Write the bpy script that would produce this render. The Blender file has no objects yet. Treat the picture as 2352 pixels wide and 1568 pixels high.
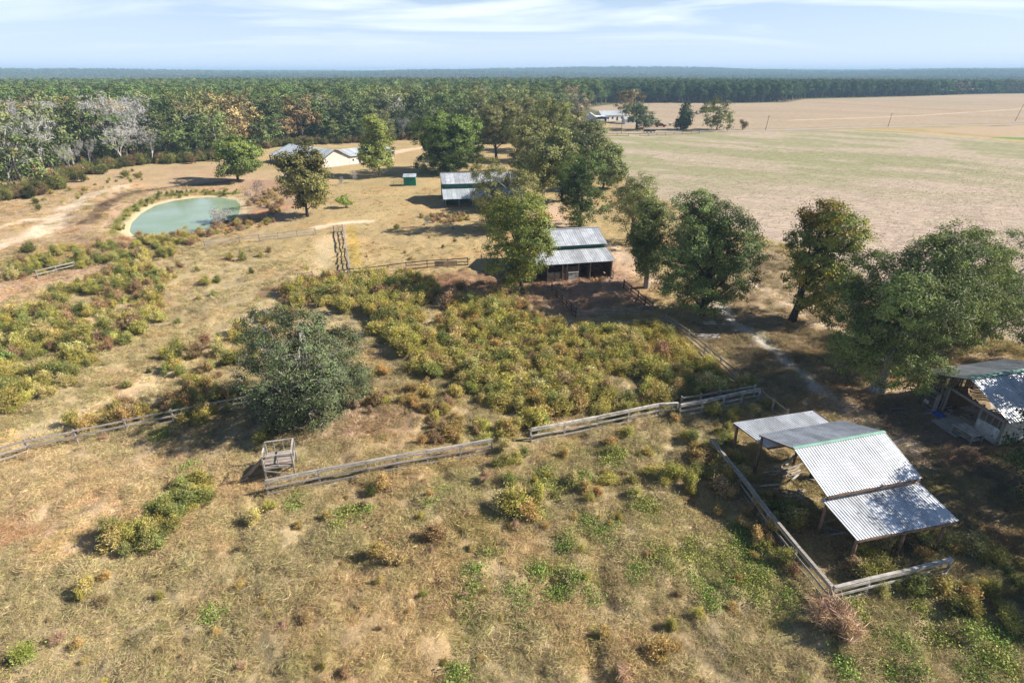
import bpy, math, random
import numpy as np
from mathutils import Vector, Matrix

SC = bpy.context.scene
COL = SC.collection
# ---------------------------------------------------------------- camera
CAM_H, PITCH = 27.0, math.radians(25.4)
cd = bpy.data.cameras.new('camera'); cam = bpy.data.objects.new('camera', cd); COL.objects.link(cam)
cd.lens, cd.sensor_width, cd.clip_end, cd.clip_start = 20.0, 36.0, 30000.0, 0.5
cam.location = (0, 0, CAM_H); cam.rotation_euler = (math.pi/2 - PITCH, 0, 0)
SC.camera = cam
# ---------------------------------------------------------------- light, sky, exposure
SUN_EL, SUN_AZ = math.radians(35.5), math.radians(2)      # azimuth from +X towards +Y
world = bpy.data.worlds.new('World'); SC.world = world; world.use_nodes = True
wn = world.node_tree; wn.nodes.clear()
def N(t, typ, **k):
    n = t.nodes.new(typ)
    for a, v in k.items(): setattr(n, a, v)
    return n
out = N(wn, 'ShaderNodeOutputWorld'); bg = N(wn, 'ShaderNodeBackground'); bg.inputs[1].default_value = 0.05
sky = N(wn, 'ShaderNodeTexSky', sky_type='NISHITA'); sky.sun_disc = False
sky.sun_elevation = SUN_EL; sky.sun_rotation = math.pi/2 - SUN_AZ
sky.altitude = 100; sky.air_density = 1.0; sky.dust_density = 0.1; sky.ozone_density = 2.5
tc = N(wn, 'ShaderNodeTexCoord'); mp = N(wn, 'ShaderNodeMapping')
sep = N(wn, 'ShaderNodeSeparateXYZ'); wn.links.new(tc.outputs['Generated'], sep.inputs[0])
# thin cirrus on a high flat layer: direction divided by its height
zc = N(wn, 'ShaderNodeMath', operation='MAXIMUM'); zc.inputs[1].default_value = 0.02
wn.links.new(sep.outputs[2], zc.inputs[0])
za = N(wn, 'ShaderNodeMath', operation='ADD'); za.inputs[1].default_value = 0.10; wn.links.new(zc.outputs[0], za.inputs[0])
dv = N(wn, 'ShaderNodeVectorMath', operation='DIVIDE'); wn.links.new(tc.outputs['Generated'], dv.inputs[0]); wn.links.new(za.outputs[0], dv.inputs[1])
mp.inputs['Scale'].default_value = (0.42, 0.95, 1.0); mp.inputs['Rotation'].default_value = (0, 0, math.radians(-24)); mp.inputs['Location'].default_value = (3.1, 1.4, 0)
wn.links.new(dv.outputs[0], mp.inputs[0])
cn = N(wn, 'ShaderNodeTexNoise'); cn.inputs['Scale'].default_value = 0.62; cn.inputs['Detail'].default_value = 8; cn.inputs['Roughness'].default_value = 0.55; cn.inputs['Distortion'].default_value = 1.4
wn.links.new(mp.outputs[0], cn.inputs['Vector'])
cr = N(wn, 'ShaderNodeMapRange'); cr.inputs[1].default_value = 0.46; cr.inputs[2].default_value = 0.74; cr.inputs[3].default_value = 0.0; cr.inputs[4].default_value = 1.5
wn.links.new(cn.outputs[0], cr.inputs[0])
# pale haze of the lower sky, thinning towards the zenith
hz1 = N(wn, 'ShaderNodeMath', operation='MULTIPLY'); hz1.inputs[1].default_value = -6.0; wn.links.new(zc.outputs[0], hz1.inputs[0])
hz2 = N(wn, 'ShaderNodeMath', operation='EXPONENT'); wn.links.new(hz1.outputs[0], hz2.inputs[0])
hz3 = N(wn, 'ShaderNodeMath', operation='MULTIPLY'); hz3.inputs[1].default_value = 0.80; wn.links.new(hz2.outputs[0], hz3.inputs[0])
mixh = N(wn, 'ShaderNodeMix', data_type='RGBA'); mixh.inputs[7].default_value = (8.3, 10.2, 14.4, 1)
wn.links.new(hz3.outputs[0], mixh.inputs[0]); wn.links.new(sky.outputs[0], mixh.inputs[6])
cm = N(wn, 'ShaderNodeMath', operation='MULTIPLY'); wn.links.new(cr.outputs[0], cm.inputs[0])
cz = N(wn, 'ShaderNodeMapRange'); cz.inputs[1].default_value = 0.02; cz.inputs[2].default_value = 0.085; wn.links.new(sep.outputs[2], cz.inputs[0]); cz2 = N(wn, 'ShaderNodeMath', operation='MULTIPLY'); wn.links.new(cz.outputs[0], cz2.inputs[0]); wn.links.new(hz2.outputs[0], cz2.inputs[1]); wn.links.new(cz2.outputs[0], cm.inputs[1])
mixs = N(wn, 'ShaderNodeMix', data_type='RGBA'); mixs.inputs[7].default_value = (13.5, 14.2, 15.0, 1)
wn.links.new(cm.outputs[0], mixs.inputs[0]); wn.links.new(mixh.outputs[2], mixs.inputs[6])
wn.links.new(mixs.outputs[2], bg.inputs[0]); wn.links.new(bg.outputs[0], out.inputs[0])
sd = bpy.data.lights.new('sun', 'SUN'); sun = bpy.data.objects.new('sun', sd); COL.objects.link(sun)
sd.energy = 5.0; sd.angle = math.radians(0.55); sd.color = (1.0, 0.92, 0.79)
sv = Vector((math.cos(SUN_EL)*math.cos(SUN_AZ), math.cos(SUN_EL)*math.sin(SUN_AZ), math.sin(SUN_EL)))
sun.rotation_euler = (-sv).to_track_quat('-Z', 'Y').to_euler(); sun.location = (60, 0, 60)
SC.view_settings.view_transform = 'Standard'; SC.view_settings.look = 'None'
SC.view_settings.exposure = 0.95; SC.view_settings.gamma = 1.0; SC.view_settings.use_curve_mapping = False
SC.render.engine = 'CYCLES'
try:
    SC.cycles.max_bounces = 5; SC.cycles.diffuse_bounces = 3; SC.cycles.glossy_bounces = 3; SC.cycles.transmission_bounces = 4
    SC.cycles.transparent_max_bounces = 8; SC.cycles.volume_bounces = 0; SC.cycles.volume_step_rate = 4
    SC.cycles.sample_clamp_indirect = 6; SC.cycles.use_denoising = True
except Exception: pass

# ---------------------------------------------------------------- survey: photo grid (2352 wide) to ground metres
FD = 2352*20/36.0
def G(u, v, z=0.0):
    a = (u-1176)/FD; b = (784-v)/FD
    d = np.array([a, math.cos(PITCH)+b*math.sin(PITCH), -math.sin(PITCH)+b*math.cos(PITCH)])
    t = (z-CAM_H)/d[2]
    return np.array([d[0]*t, d[1]*t, z])
def GP(pts): return np.array([G(u, v)[:2] for u, v in pts])
def Q(u, v, z=0.0): return G(u*0.98, v*0.98, z)              # 2400-wide grid

# ---------------------------------------------------------------- noise
def _h(ix, iy, s):
    n = (ix.astype(np.int64)*374761393 + iy.astype(np.int64)*668265263 + s*1442695041) & 0x7fffffff
    n = (n ^ (n >> 13)) * 1274126177 & 0x7fffffff
    n = (n ^ (n >> 16)) & 0xffff
    return n/65535.0
def vn(x, y, s=0):
    x = np.asarray(x, float); y = np.asarray(y, float)
    ix = np.floor(x); iy = np.floor(y); fx = x-ix; fy = y-iy
    fx = fx*fx*(3-2*fx); fy = fy*fy*(3-2*fy)
    a = _h(ix, iy, s); b = _h(ix+1, iy, s); c = _h(ix, iy+1, s); d = _h(ix+1, iy+1, s)
    return (a*(1-fx)+b*fx)*(1-fy)+(c*(1-fx)+d*fx)*fy
def fbm(x, y, s=0, o=4):
    r = 0; a = 0.5; t = 0
    for i in range(o):
        r = r+a*vn(x*2**i, y*2**i, s+i*17); t += a; a *= 0.5
    return r/t
def sm(a, b, x):
    t = np.clip((x-a)/(b-a), 0, 1); return t*t*(3-2*t)
def polysd(poly, x, y):      # signed distance, + inside
    px, py = poly[:, 0], poly[:, 1]; n = len(px); d = np.full(x.shape, 1e18); ins = np.zeros(x.shape, bool)
    for i in range(n):
        x0, y0, x1, y1 = px[i], py[i], px[(i+1) % n], py[(i+1) % n]
        ex, ey = x1-x0, y1-y0; t = np.clip(((x-x0)*ex+(y-y0)*ey)/(ex*ex+ey*ey+1e-12), 0, 1)
        d = np.minimum(d, (x-x0-t*ex)**2+(y-y0-t*ey)**2)
        c = ((y0 > y) != (y1 > y)) & (x < (x1-x0)*(y-y0)/((y1-y0) if abs(y1-y0) > 1e-12 else 1e-12)+x0)
        ins ^= c
    d = np.sqrt(d); return np.where(ins, d, -d)
def linesd(line, x, y):      # distance to a polyline
    d = np.full(x.shape, 1e18)
    for i in range(len(line)-1):
        x0, y0 = line[i]; x1, y1 = line[i+1]; ex, ey = x1-x0, y1-y0
        t = np.clip(((x-x0)*ex+(y-y0)*ey)/(ex*ex+ey*ey+1e-12), 0, 1)
        d = np.minimum(d, (x-x0-t*ex)**2+(y-y0-t*ey)**2)
    return np.sqrt(d)

# ---------------------------------------------------------------- object bookkeeping
def tag(o, label=None, cat=None, group=None, kind=None):
    if label: o['label'] = label
    if cat: o['category'] = cat
    if group: o['group'] = group
    if kind: o['kind'] = kind
    return o
def empty(name, loc=(0, 0, 0), rz=0.0, **k):
    o = bpy.data.objects.new(name, None); o.empty_display_size = 0.3; COL.objects.link(o)
    o.location = loc; o.rotation_euler = (0, 0, rz); tag(o, **k); return o
def link(name, me, parent=None, loc=None, **k):
    o = bpy.data.objects.new(name, me); COL.objects.link(o)
    if parent is not None: o.parent = parent
    if loc is not None: o.location = loc
    tag(o, **k); return o
def mesh_np(name, V, F, mats, col=None, smooth=False, fm=None, attrs=None):
    """V (n,3), F (m,k) one k for all, or list of arrays of different k"""
    if not isinstance(F, list): F = [F]
    F = [np.asarray(f, np.int32) for f in F if len(f)]
    me = bpy.data.meshes.new(name); me.vertices.add(len(V)); me.vertices.foreach_set('co', np.asarray(V, np.float32).ravel())
    nl = sum(f.size for f in F); npoly = sum(len(f) for f in F)
    me.loops.add(nl); me.loops.foreach_set('vertex_index', np.concatenate([f.ravel() for f in F]))
    tot = np.concatenate([np.full(len(f), f.shape[1], np.int32) for f in F]); st = np.concatenate([[0], np.cumsum(tot)[:-1]]).astype(np.int32)
    me.polygons.add(npoly); me.polygons.foreach_set('loop_start', st)
    try: me.polygons.foreach_set('loop_total', tot)
    except Exception: pass
    for m in (mats if isinstance(mats, (list, tuple)) else [mats]): me.materials.append(m)
    if fm is not None: me.polygons.foreach_set('material_index', np.asarray(fm, np.int32))
    me.polygons.foreach_set('use_smooth', np.full(npoly, smooth))
    if col is not None:
        a = me.color_attributes.new('col', 'FLOAT_COLOR', 'POINT'); c4 = np.ones((len(V), 4), np.float32); c4[:, :3] = col
        a.data.foreach_set('color', c4.ravel())
    for k, v in (attrs or {}).items():
        a = me.attributes.new(k, 'FLOAT', 'POINT'); a.data.foreach_set('value', np.asarray(v, np.float32))
    me.update(calc_edges=True); me.validate(clean_customdata=False); return me
class MB:
    """collects beams, boxes, prisms and tubes into one mesh"""
    def __init__(s): s.v = []; s.f4 = []; s.f3 = []; s.n = 0
    def add(s, V, F4=(), F3=()):
        V = np.asarray(V, float).reshape(-1, 3)
        for f in F4: s.f4.append([i+s.n for i in f])
        for f in F3: s.f3.append([i+s.n for i in f])
        s.v.append(V); s.n += len(V); return s
    def hexa(s, P):  # 8 points: bottom ring 0-3, top ring 4-7
        return s.add(P, [(0, 3, 2, 1), (4, 5, 6, 7), (0, 1, 5, 4), (1, 2, 6, 5), (2, 3, 7, 6), (3, 0, 4, 7)])
    def box(s, x0, x1, y0, y1, z0, z1):
        return s.hexa([(x0, y0, z0), (x1, y0, z0), (x1, y1, z0), (x0, y1, z0), (x0, y0, z1), (x1, y0, z1), (x1, y1, z1), (x0, y1, z1)])
    def beam(s, a, b, w, h, up=(0, 0, 1)):
        a = np.array(a, float); b = np.array(b, float); d = b-a; d /= np.linalg.norm(d)+1e-9
        up = np.array(up, float)
        if abs(d@up) > 0.97: up = np.array([1., 0, 0])
        r = np.cross(d, up); r /= np.linalg.norm(r); u = np.cross(r, d)
        P = [c+sx*r*w/2+sz*u*h/2 for c in (a, b) for sx, sz in ((-1, -1), (1, -1), (1, 1), (-1, 1))]
        return s.add(P, [(0, 1, 2, 3), (7, 6, 5, 4), (0, 4, 5, 1), (1, 5, 6, 2), (2, 6, 7, 3), (3, 7, 4, 0)])
    def tube(s, pts, rad, n=6):
        pts = np.asarray(pts, float); k = len(pts); rad = np.broadcast_to(rad, (k,)); rings = []
        for i in range(k):
            d = pts[min(i+1, k-1)]-pts[max(i-1, 0)]; d = d/(np.linalg.norm(d)+1e-9)
            r = np.cross(d, [0.31, 0.95, 0.05] if abs(d[1]) < 0.9 else [1, 0, 0]); r /= np.linalg.norm(r); u = np.cross(r, d)
            an = np.arange(n)*2*math.pi/n; rings.append(pts[i]+rad[i]*(np.cos(an)[:, None]*r+np.sin(an)[:, None]*u))
        F = [(i*n+j, i*n+(j+1) % n, (i+1)*n+(j+1) % n, (i+1)*n+j) for i in range(k-1) for j in range(n)]
        s.add(np.vstack(rings), F)
        c = s.n; s.add([pts[-1]], (), []); 
        for j in range(n): s.f3.append([c-n+j, c-n+(j+1) % n, c])
        return s
    def mesh(s, name, m, smooth=False):
        return mesh_np(name, np.vstack(s.v), [np.array(s.f4).reshape(-1, 4), np.array(s.f3).reshape(-1, 3)], m, smooth=smooth)
    def build(s, name, m, parent=None, loc=None, smooth=False, **k): return link(name, s.mesh(name, m, smooth), parent, loc, **k)

# ---------------------------------------------------------------- materials
def newmat(name):
    m = bpy.data.materials.new(name); m.use_nodes = True; t = m.node_tree; t.nodes.clear()
    return m, t, N(t, 'ShaderNodeOutputMaterial')
def pmat(name, c, rough=0.8, metal=0.0, var=0.25, scale=3.0, bump=0.0, c2=None, stretch=None, spec=0.3):
    m, t, o = newmat(name); p = N(t, 'ShaderNodeBsdfPrincipled'); p.inputs['Roughness'].default_value = rough; p.inputs['Metallic'].default_value = metal
    p.inputs['Specular IOR Level'].default_value = spec
    tc = N(t, 'ShaderNodeTexCoord'); mp = N(t, 'ShaderNodeMapping'); t.links.new(tc.outputs['Object'], mp.inputs[0])
    if stretch: mp.inputs['Scale'].default_value = stretch
    oi = N(t, 'ShaderNodeObjectInfo'); ad = N(t, 'ShaderNodeVectorMath', operation='ADD'); t.links.new(mp.outputs[0], ad.inputs[0])
    ms = N(t, 'ShaderNodeMath', operation='MULTIPLY'); ms.inputs[1].default_value = 37.0; t.links.new(oi.outputs['Random'], ms.inputs[0]); t.links.new(ms.outputs[0], ad.inputs[1])
    nz = N(t, 'ShaderNodeTexNoise'); nz.inputs['Scale'].default_value = scale; nz.inputs['Detail'].default_value = 6; nz.inputs['Roughness'].default_value = 0.65
    t.links.new(ad.outputs[0], nz.inputs['Vector'])
    c2 = c2 or tuple(x*(1-2*var) for x in c); c1 = tuple(min(1, x*(1+var)) for x in c)
    mr = N(t, 'ShaderNodeMapRange'); mr.inputs[1].default_value = 0.3; mr.inputs[2].default_value = 0.7; t.links.new(nz.outputs[0], mr.inputs[0])
    mx = N(t, 'ShaderNodeMix', data_type='RGBA'); mx.inputs[6].default_value = (*c2, 1); mx.inputs[7].default_value = (*c1, 1); t.links.new(mr.outputs[0], mx.inputs[0])
    hv = N(t, 'ShaderNodeHueSaturation'); v = N(t, 'ShaderNodeMapRange'); v.inputs[3].default_value = 0.82; v.inputs[4].default_value = 1.18
    t.links.new(oi.outputs['Random'], v.inputs[0]); t.links.new(v.outputs[0], hv.inputs['Value']); t.links.new(mx.outputs[2], hv.inputs['Color'])
    t.links.new(hv.outputs[0], p.inputs['Base Color'])
    if bump:
        b = N(t, 'ShaderNodeBump'); b.inputs['Strength'].default_value = bump; b.inputs['Distance'].default_value = 0.02; t.links.new(nz.outputs[0], b.inputs['Height']); t.links.new(b.outputs[0], p.inputs['Normal'])
    t.links.new(p.outputs[0], o.inputs[0]); return m
def leafmat(name, src, trans=0.3, gloss=0.0, colattr=True):
    m, t, o = newmat(name)
    if src == 'OBJ': s = N(t, 'ShaderNodeObjectInfo').outputs['Color']
    else:
        a = N(t, 'ShaderNodeAttribute', attribute_type='INSTANCER', attribute_name='tint'); s = a.outputs['Color']
    if colattr:
        ca = N(t, 'ShaderNodeAttribute', attribute_type='GEOMETRY', attribute_name='col')
        mx = N(t, 'ShaderNodeMix', data_type='RGBA', blend_type='MULTIPLY'); mx.inputs[0].default_value = 1
        t.links.new(s, mx.inputs[6]); t.links.new(ca.outputs['Color'], mx.inputs[7]); s = mx.outputs[2]
    d = N(t, 'ShaderNodeBsdfDiffuse'); tr = N(t, 'ShaderNodeBsdfTranslucent'); ms = N(t, 'ShaderNodeMixShader'); ms.inputs[0].default_value = trans
    t.links.new(s, d.inputs[0]); t.links.new(s, tr.inputs[0]); t.links.new(d.outputs[0], ms.inputs[1]); t.links.new(tr.outputs[0], ms.inputs[2])
    fin = ms.outputs[0]
    if gloss:
        g = N(t, 'ShaderNodeBsdfGlossy'); g.inputs['Roughness'].default_value = 0.42; g.inputs[0].default_value = (0.8, 0.85, 0.9, 1)
        m2 = N(t, 'ShaderNodeMixShader'); m2.inputs[0].default_value = gloss; t.links.new(fin, m2.inputs[1]); t.links.new(g.outputs[0], m2.inputs[2]); fin = m2.outputs[0]
    t.links.new(fin, o.inputs[0]); return m
M_LEAF_O = leafmat('leaf', 'OBJ', 0.14, 0.015); M_LEAF_I = leafmat('leaf_far', 'INST', 0.14, 0.01)
M_PLUME_O = leafmat('plume', 'OBJ', 0.16); M_PLUME_I = leafmat('plume_far', 'INST', 0.16)
M_GRASS = leafmat('grass_blade', 'INST', 0.2)
M_BARK = pmat('bark', (0.16, 0.125, 0.10), 0.95, var=0.35, scale=2.0, bump=0.4, stretch=(3, 3, 0.6))
M_BARKD = pmat('dark_bark', (0.07, 0.058, 0.05), 0.95, var=0.35, scale=2.0, stretch=(3, 3, 0.6))
M_BARKP = pmat('pale_bark', (0.36, 0.33, 0.30), 0.95, var=0.3, scale=2.0, stretch=(3, 3, 0.6))
M_BARKW = pmat('silver_bark', (0.40, 0.385, 0.37), 0.95, var=0.15, scale=2.0)
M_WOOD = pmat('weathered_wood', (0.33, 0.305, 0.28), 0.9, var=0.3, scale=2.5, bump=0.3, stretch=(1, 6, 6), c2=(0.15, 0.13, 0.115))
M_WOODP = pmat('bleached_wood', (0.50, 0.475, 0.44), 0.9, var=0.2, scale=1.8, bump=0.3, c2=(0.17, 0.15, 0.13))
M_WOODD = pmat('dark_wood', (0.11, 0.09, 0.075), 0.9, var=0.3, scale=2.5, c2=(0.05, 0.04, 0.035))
M_WOODB = pmat('brown_wood', (0.22, 0.14, 0.095), 0.9, var=0.3, scale=2.5)
M_WOODT = pmat('tan_wood', (0.45, 0.36, 0.26), 0.85, var=0.2, scale=2.0)
M_ROOF = pmat('metal_roof', (0.60, 0.62, 0.66), 0.45, 0.3, var=0.10, scale=0.9, c2=(0.37, 0.39, 0.42))
M_ROOF2 = pmat('plain_metal_roof', (0.55, 0.60, 0.64), 0.45, 0.35, var=0.08, scale=0.5)
M_ROOFD = pmat('dull_metal_roof', (0.42, 0.43, 0.43), 0.5, 0.45, var=0.15, scale=0.8, c2=(0.26, 0.24, 0.22))
M_GREEN = pmat('green_steel', (0.025, 0.12, 0.10), 0.5, var=0.12, scale=0.7)
M_GREENL = pmat('green_trim', (0.20, 0.36, 0.30), 0.5, var=0.15, scale=1.5)
M_GREENS = pmat('bright_green_steel', (0.01, 0.19, 0.13), 0.5, var=0.12)
M_STONE = pmat('pale_stone', (0.55, 0.50, 0.455), 0.9, var=0.1, scale=3.5, c2=(0.44, 0.41, 0.38), bump=0.3)
M_WHITE = pmat('white_paint', (0.76, 0.76, 0.75), 0.6, var=0.06)
M_WHITEB = pmat('peeling_white_block', (0.55, 0.58, 0.58), 0.8, var=0.15, c2=(0.30, 0.33, 0.33), scale=2.5)
M_CONC = pmat('concrete', (0.34, 0.32, 0.30), 0.9, var=0.15, scale=1.2)
M_DARK = pmat('dark_glass', (0.02, 0.022, 0.025), 0.2, var=0.1, spec=0.6)
M_BLACK = pmat('black_rubber', (0.02, 0.02, 0.02), 0.8, var=0.1)
M_STEEL = pmat('grey_steel', (0.30, 0.31, 0.33), 0.5, 0.5, var=0.1)
M_RED = pmat('dark_red_paint', (0.22, 0.015, 0.015), 0.35, var=0.1, spec=0.5)
M_BLUE = pmat('blue_tarp', (0.01, 0.10, 0.55), 0.5, var=0.2, scale=5, bump=0.5)
M_PINK = pmat('faded_pink_paint', (0.55, 0.36, 0.32), 0.7, var=0.1)
M_ROCK = pmat('orange_clay', (0.48, 0.26, 0.10), 0.95, var=0.2, bump=0.4)

# ---------------------------------------------------------------- terrain shape
POND = GP([(287, 528), (296, 508), (318, 487), (352, 468), (395, 457), (450, 450), (505, 449), (545, 455), (557, 468), (553, 488), (532, 504), (495, 519), (445, 531), (385, 541), (325, 544), (295, 541)])
BERM = GP([(245, 560), (190, 520), (200, 480), (250, 445), (320, 425), (430, 415), (540, 420)])
CROP = GP([(1392, 311), (1405, 365), (1440, 408), (1500, 448), (1620, 500), (1760, 548), (1900, 590), (2060, 680), (2180, 740), (2290, 760), (2420, 830), (2900, 900), (2900, 345), (2352, 328), (2280, 318), (2060, 300), (1990, 298), (1800, 301), (1600, 306)])
FIELD2 = GP([(1400, 290), (1395, 262), (1350, 248), (1430, 236), (1650, 238), (1800, 236), (1850, 228), (2100, 222), (2352, 212), (2800, 205), (2800, 275), (2352, 283), (2040, 287), (1800, 295), (1600, 300), (1500, 303)])
FIELD3 = GP([(2120, 298), (2352, 287), (2800, 275), (2800, 325), (2352, 318), (2230, 308)])
ROAD = GP([(1150, 318), (1392, 306), (1600, 302), (1800, 297.5), (2040, 291), (2352, 285), (2900, 270)])
def hgt(x, y):
    x = np.asarray(x, float); y = np.asarray(y, float); r = np.hypot(x, y)
    h = (fbm(x/22, y/22, 3, 3)-0.5)*0.5*sm(15, 40, r)
    rough = 1-sm(70, 160, r)
    h = h+rough*0.44*(fbm(x/1.35, y/1.35, 9, 3)-0.5)*2*sm(10, 20, r)
    far = -9*sm(900, 1700, r)*(1-sm(1900, 3600, r)) + sm(1200, 2600, r)*22*(fbm(x/520, y/420, 21, 3)-0.5) + sm(2400, 4600, r)*(-2+40*fbm(x/1100, y/1500, 23, 2)**1.2)
    h = h+far
    near = (np.abs(x) < 130) & (y > 60) & (y < 190)
    if near.any():
        sdp = polysd(POND, x[near], y[near]); b = linesd(BERM, x[near], y[near])
        hh = h[near]; k = sm(-6, -1, sdp)
        hh = hh*(1-k) + (-0.12)*k - 1.3*sm(-1.5, 6, sdp) + 0.9*np.exp(-(b/3.2)**2)
        h = h.copy(); h[near] = hh
    return h
def hz(x, y): return float(hgt(np.array([x]), np.array([y]))[0])

# ---------------------------------------------------------------- ground colours (real surface colours by region)
C = lambda *a: np.array(a)
OLIVE, STRAW, GOLD, PINKB, SAND = C(.22, .19, .105), C(.36, .30, .185), C(.40, .30, .15), C(.42, .265, .175), C(.72, .56, .42)
REGIONS = [  # polygon or line (2352 grid), colour, edge metres, noise, kind, width
 ('p', [(-900, 620), (0, 640), (480, 560), (1000, 620), (1200, 680), (1700, 800), (2500, 1000), (2900, 1700), (-900, 1700)], C(.405, .32, .19), 6, 5),
 ('p', [(600, 330), (1300, 300), (1600, 560), (1500, 640), (1290, 640), (780, 625), (560, 560), (560, 400)], C(.41, .31, .165), 5, 4),
 ('p', [(-600, 430), (500, 375), (640, 400), (700, 500), (450, 560), (-600, 620)], C(.43, .31, .195), 4, 4),
 ('p', [(-500, 640), (150, 612), (370, 605), (300, 640), (120, 655), (0, 700), (-500, 760)], C(.46, .33, .23), 1.5, 2.5),
 ('p', [(-500, 1060), (200, 1030), (520, 1030), (600, 1120), (420, 1110), (260, 1230), (-500, 1290)], C(.47, .35, .22), 2.0, 3),
 ('p', [(-300, 1190), (60, 1185), (150, 1215), (60, 1250), (-300, 1290)], C(.46, .29, .18), 0.8, 2.0),
 ('p', [(760, 900), (860, 880), (1000, 940), (900, 1010), (800, 1010), (700, 1000)], C(.36, .26, .165), 1.2, 2.2),
 ('p', [(760, 940), (850, 900), (880, 930), (800, 1000), (740, 990)], C(.50, .37, .27), 0.7, 1.3),
 ('p', [(580, 680), (680, 640), (1150, 620), (1300, 640), (1280, 700), (1000, 665), (760, 650), (650, 690)], C(.30, .19, .12), 1.2, 2.4),
 ('p', [(1180, 640), (1290, 620), (1430, 600), (1500, 700), (1310, 730), (1200, 690)], C(.34, .225, .165), 1.5, 1.5),
 ('p', [(1560, 700), (1640, 620), (1760, 570), (2000, 690), (2150, 780), (2420, 840), (2700, 1000), (2600, 1300), (2120, 1150), (1950, 930), (1800, 940), (1660, 830)], C(.33, .25, .16), 2, 3),
 ('p', [(1930, 900), (2050, 840), (2180, 800), (2420, 830), (2420, 870), (2150, 860), (2120, 900), (1990, 930)], C(.48, .345, .23), 1.0, 2),
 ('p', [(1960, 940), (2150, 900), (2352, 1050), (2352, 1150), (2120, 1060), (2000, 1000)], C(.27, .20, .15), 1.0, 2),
 ('p', [(1360, 540), (1500, 600), (1440, 640), (1410, 600)], C(.48, .36, .25), 1.0, 2),
 ('p', [(1200, 455), (1290, 460), (1300, 520), (1220, 520)], C(.52, .38, .26), 1.5, 2),
 # sand, tracks
 ('l', [(-200, 620), (60, 545), (110, 520), (150, 490), (200, 460), (280, 432)], SAND, 1.6, 3.0, 2.6),
 ('l', [(-300, 570), (0, 520), (60, 505)], SAND, 1.0, 2.0, 1.2),
 ('l', [(238, 525), (290, 470), (380, 442)], C(.50, .36, .26), 0.8, 1.6, 1.1),
 ('l', [(205, 520), (235, 478), (290, 447), (400, 428), (520, 423)], C(.17, .115, .085), 0.7, 1.2, 1.2),
 ('l', [(270, 540), (280, 505), (310, 475), (360, 452), (450, 443), (540, 445)], C(.20, .20, .06), 0.6, 0.8, 1.5),
 ('l', [(300, 552), (420, 550), (530, 520), (580, 500)], C(.36, .20, .12), 0.6, 1.2, 1.4),
 ('l', [(590, 420), (620, 440), (640, 470), (600, 500)], C(.36, .245, .165), 1.5, 2.5, 4.5),
 ('l', [(590, 490), (650, 478), (690, 470)], C(.52, .27, .17), 0.8, 1.5, 1.2),
 ('l', [(725, 524), (790, 512), (850, 508)], SAND, 0.8, 1.4, 0.9),
 ('l', [(760, 548), (790, 543)], SAND, 0.6, 1.0, 0.6),
 ('l', [(752, 545), (748, 585), (700, 640), (640, 690), (560, 745), (450, 800), (350, 870), (240, 940), (60, 1000)], C(.55, .435, .265), 0.9, 1.2, 1.7),
 ('l', [(470, 800), (380, 850), (300, 900)], C(.57, .44, .28), 0.8, 1.5, 1.4),
 ('l', [(806, 520), (812, 560), (820, 610)], C(.44, .33, .11), 0.35, 0.4, 0.8),
 ('l', [(1000, 335), (900, 348), (870, 358)], SAND, 1.2, 2.0, 1.4),
 ('l', [(870, 358), (1000, 335), (1150, 330)], C(.62, .48, .34), 1.2, 2.0, 2.0),
 ('l', [(1270, 470), (1300, 540), (1400, 570), (1440, 600), (1520, 660)], C(.52, .39, .28), 1.2, 2.0, 1.5),
 ('l', [(1640, 690), (1690, 740), (1740, 775), (1800, 820), (1850, 865), (1890, 905)], C(.55, .50, .44), 0.35, 0.9, 0.75),
 ('l', [(1940, 935), (2000, 975), (2080, 1030)], C(.50, .40, .31), 0.6, 1.4, 1.0),
 ('l', [(1262, 1165), (1285, 1240), (1325, 1310), (1415, 1400), (1560, 1480), (1740, 1580)], C(.20, .165, .10), .14, .3, .14),
 ('l', [(1355, 1230), (1385, 1300), (1395, 1330)], C(.20, .165, .10), .12, .3, .12),
 ('l', [(560, 1250), (600, 1330), (590, 1400), (640, 1580)], C(.24, .20, .12), .14, .3, .12),
 ('l', [(1560, 1250), (1650, 1400), (1760, 1500), (1900, 1580)], C(.22, .18, .11), .14, .3, .12),
 ('l', [(1725, 650), (1790, 690), (1870, 740), (1960, 770)], C(.55, .43, .32), 0.7, 1.6, 0.8),
]
REGW = []
for r in REGIONS: REGW.append((r[0], GP(r[1])) + tuple(r[2:]))
REDC, TANC = C(.30, .255, .155), C(.385, .325, .21)
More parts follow.
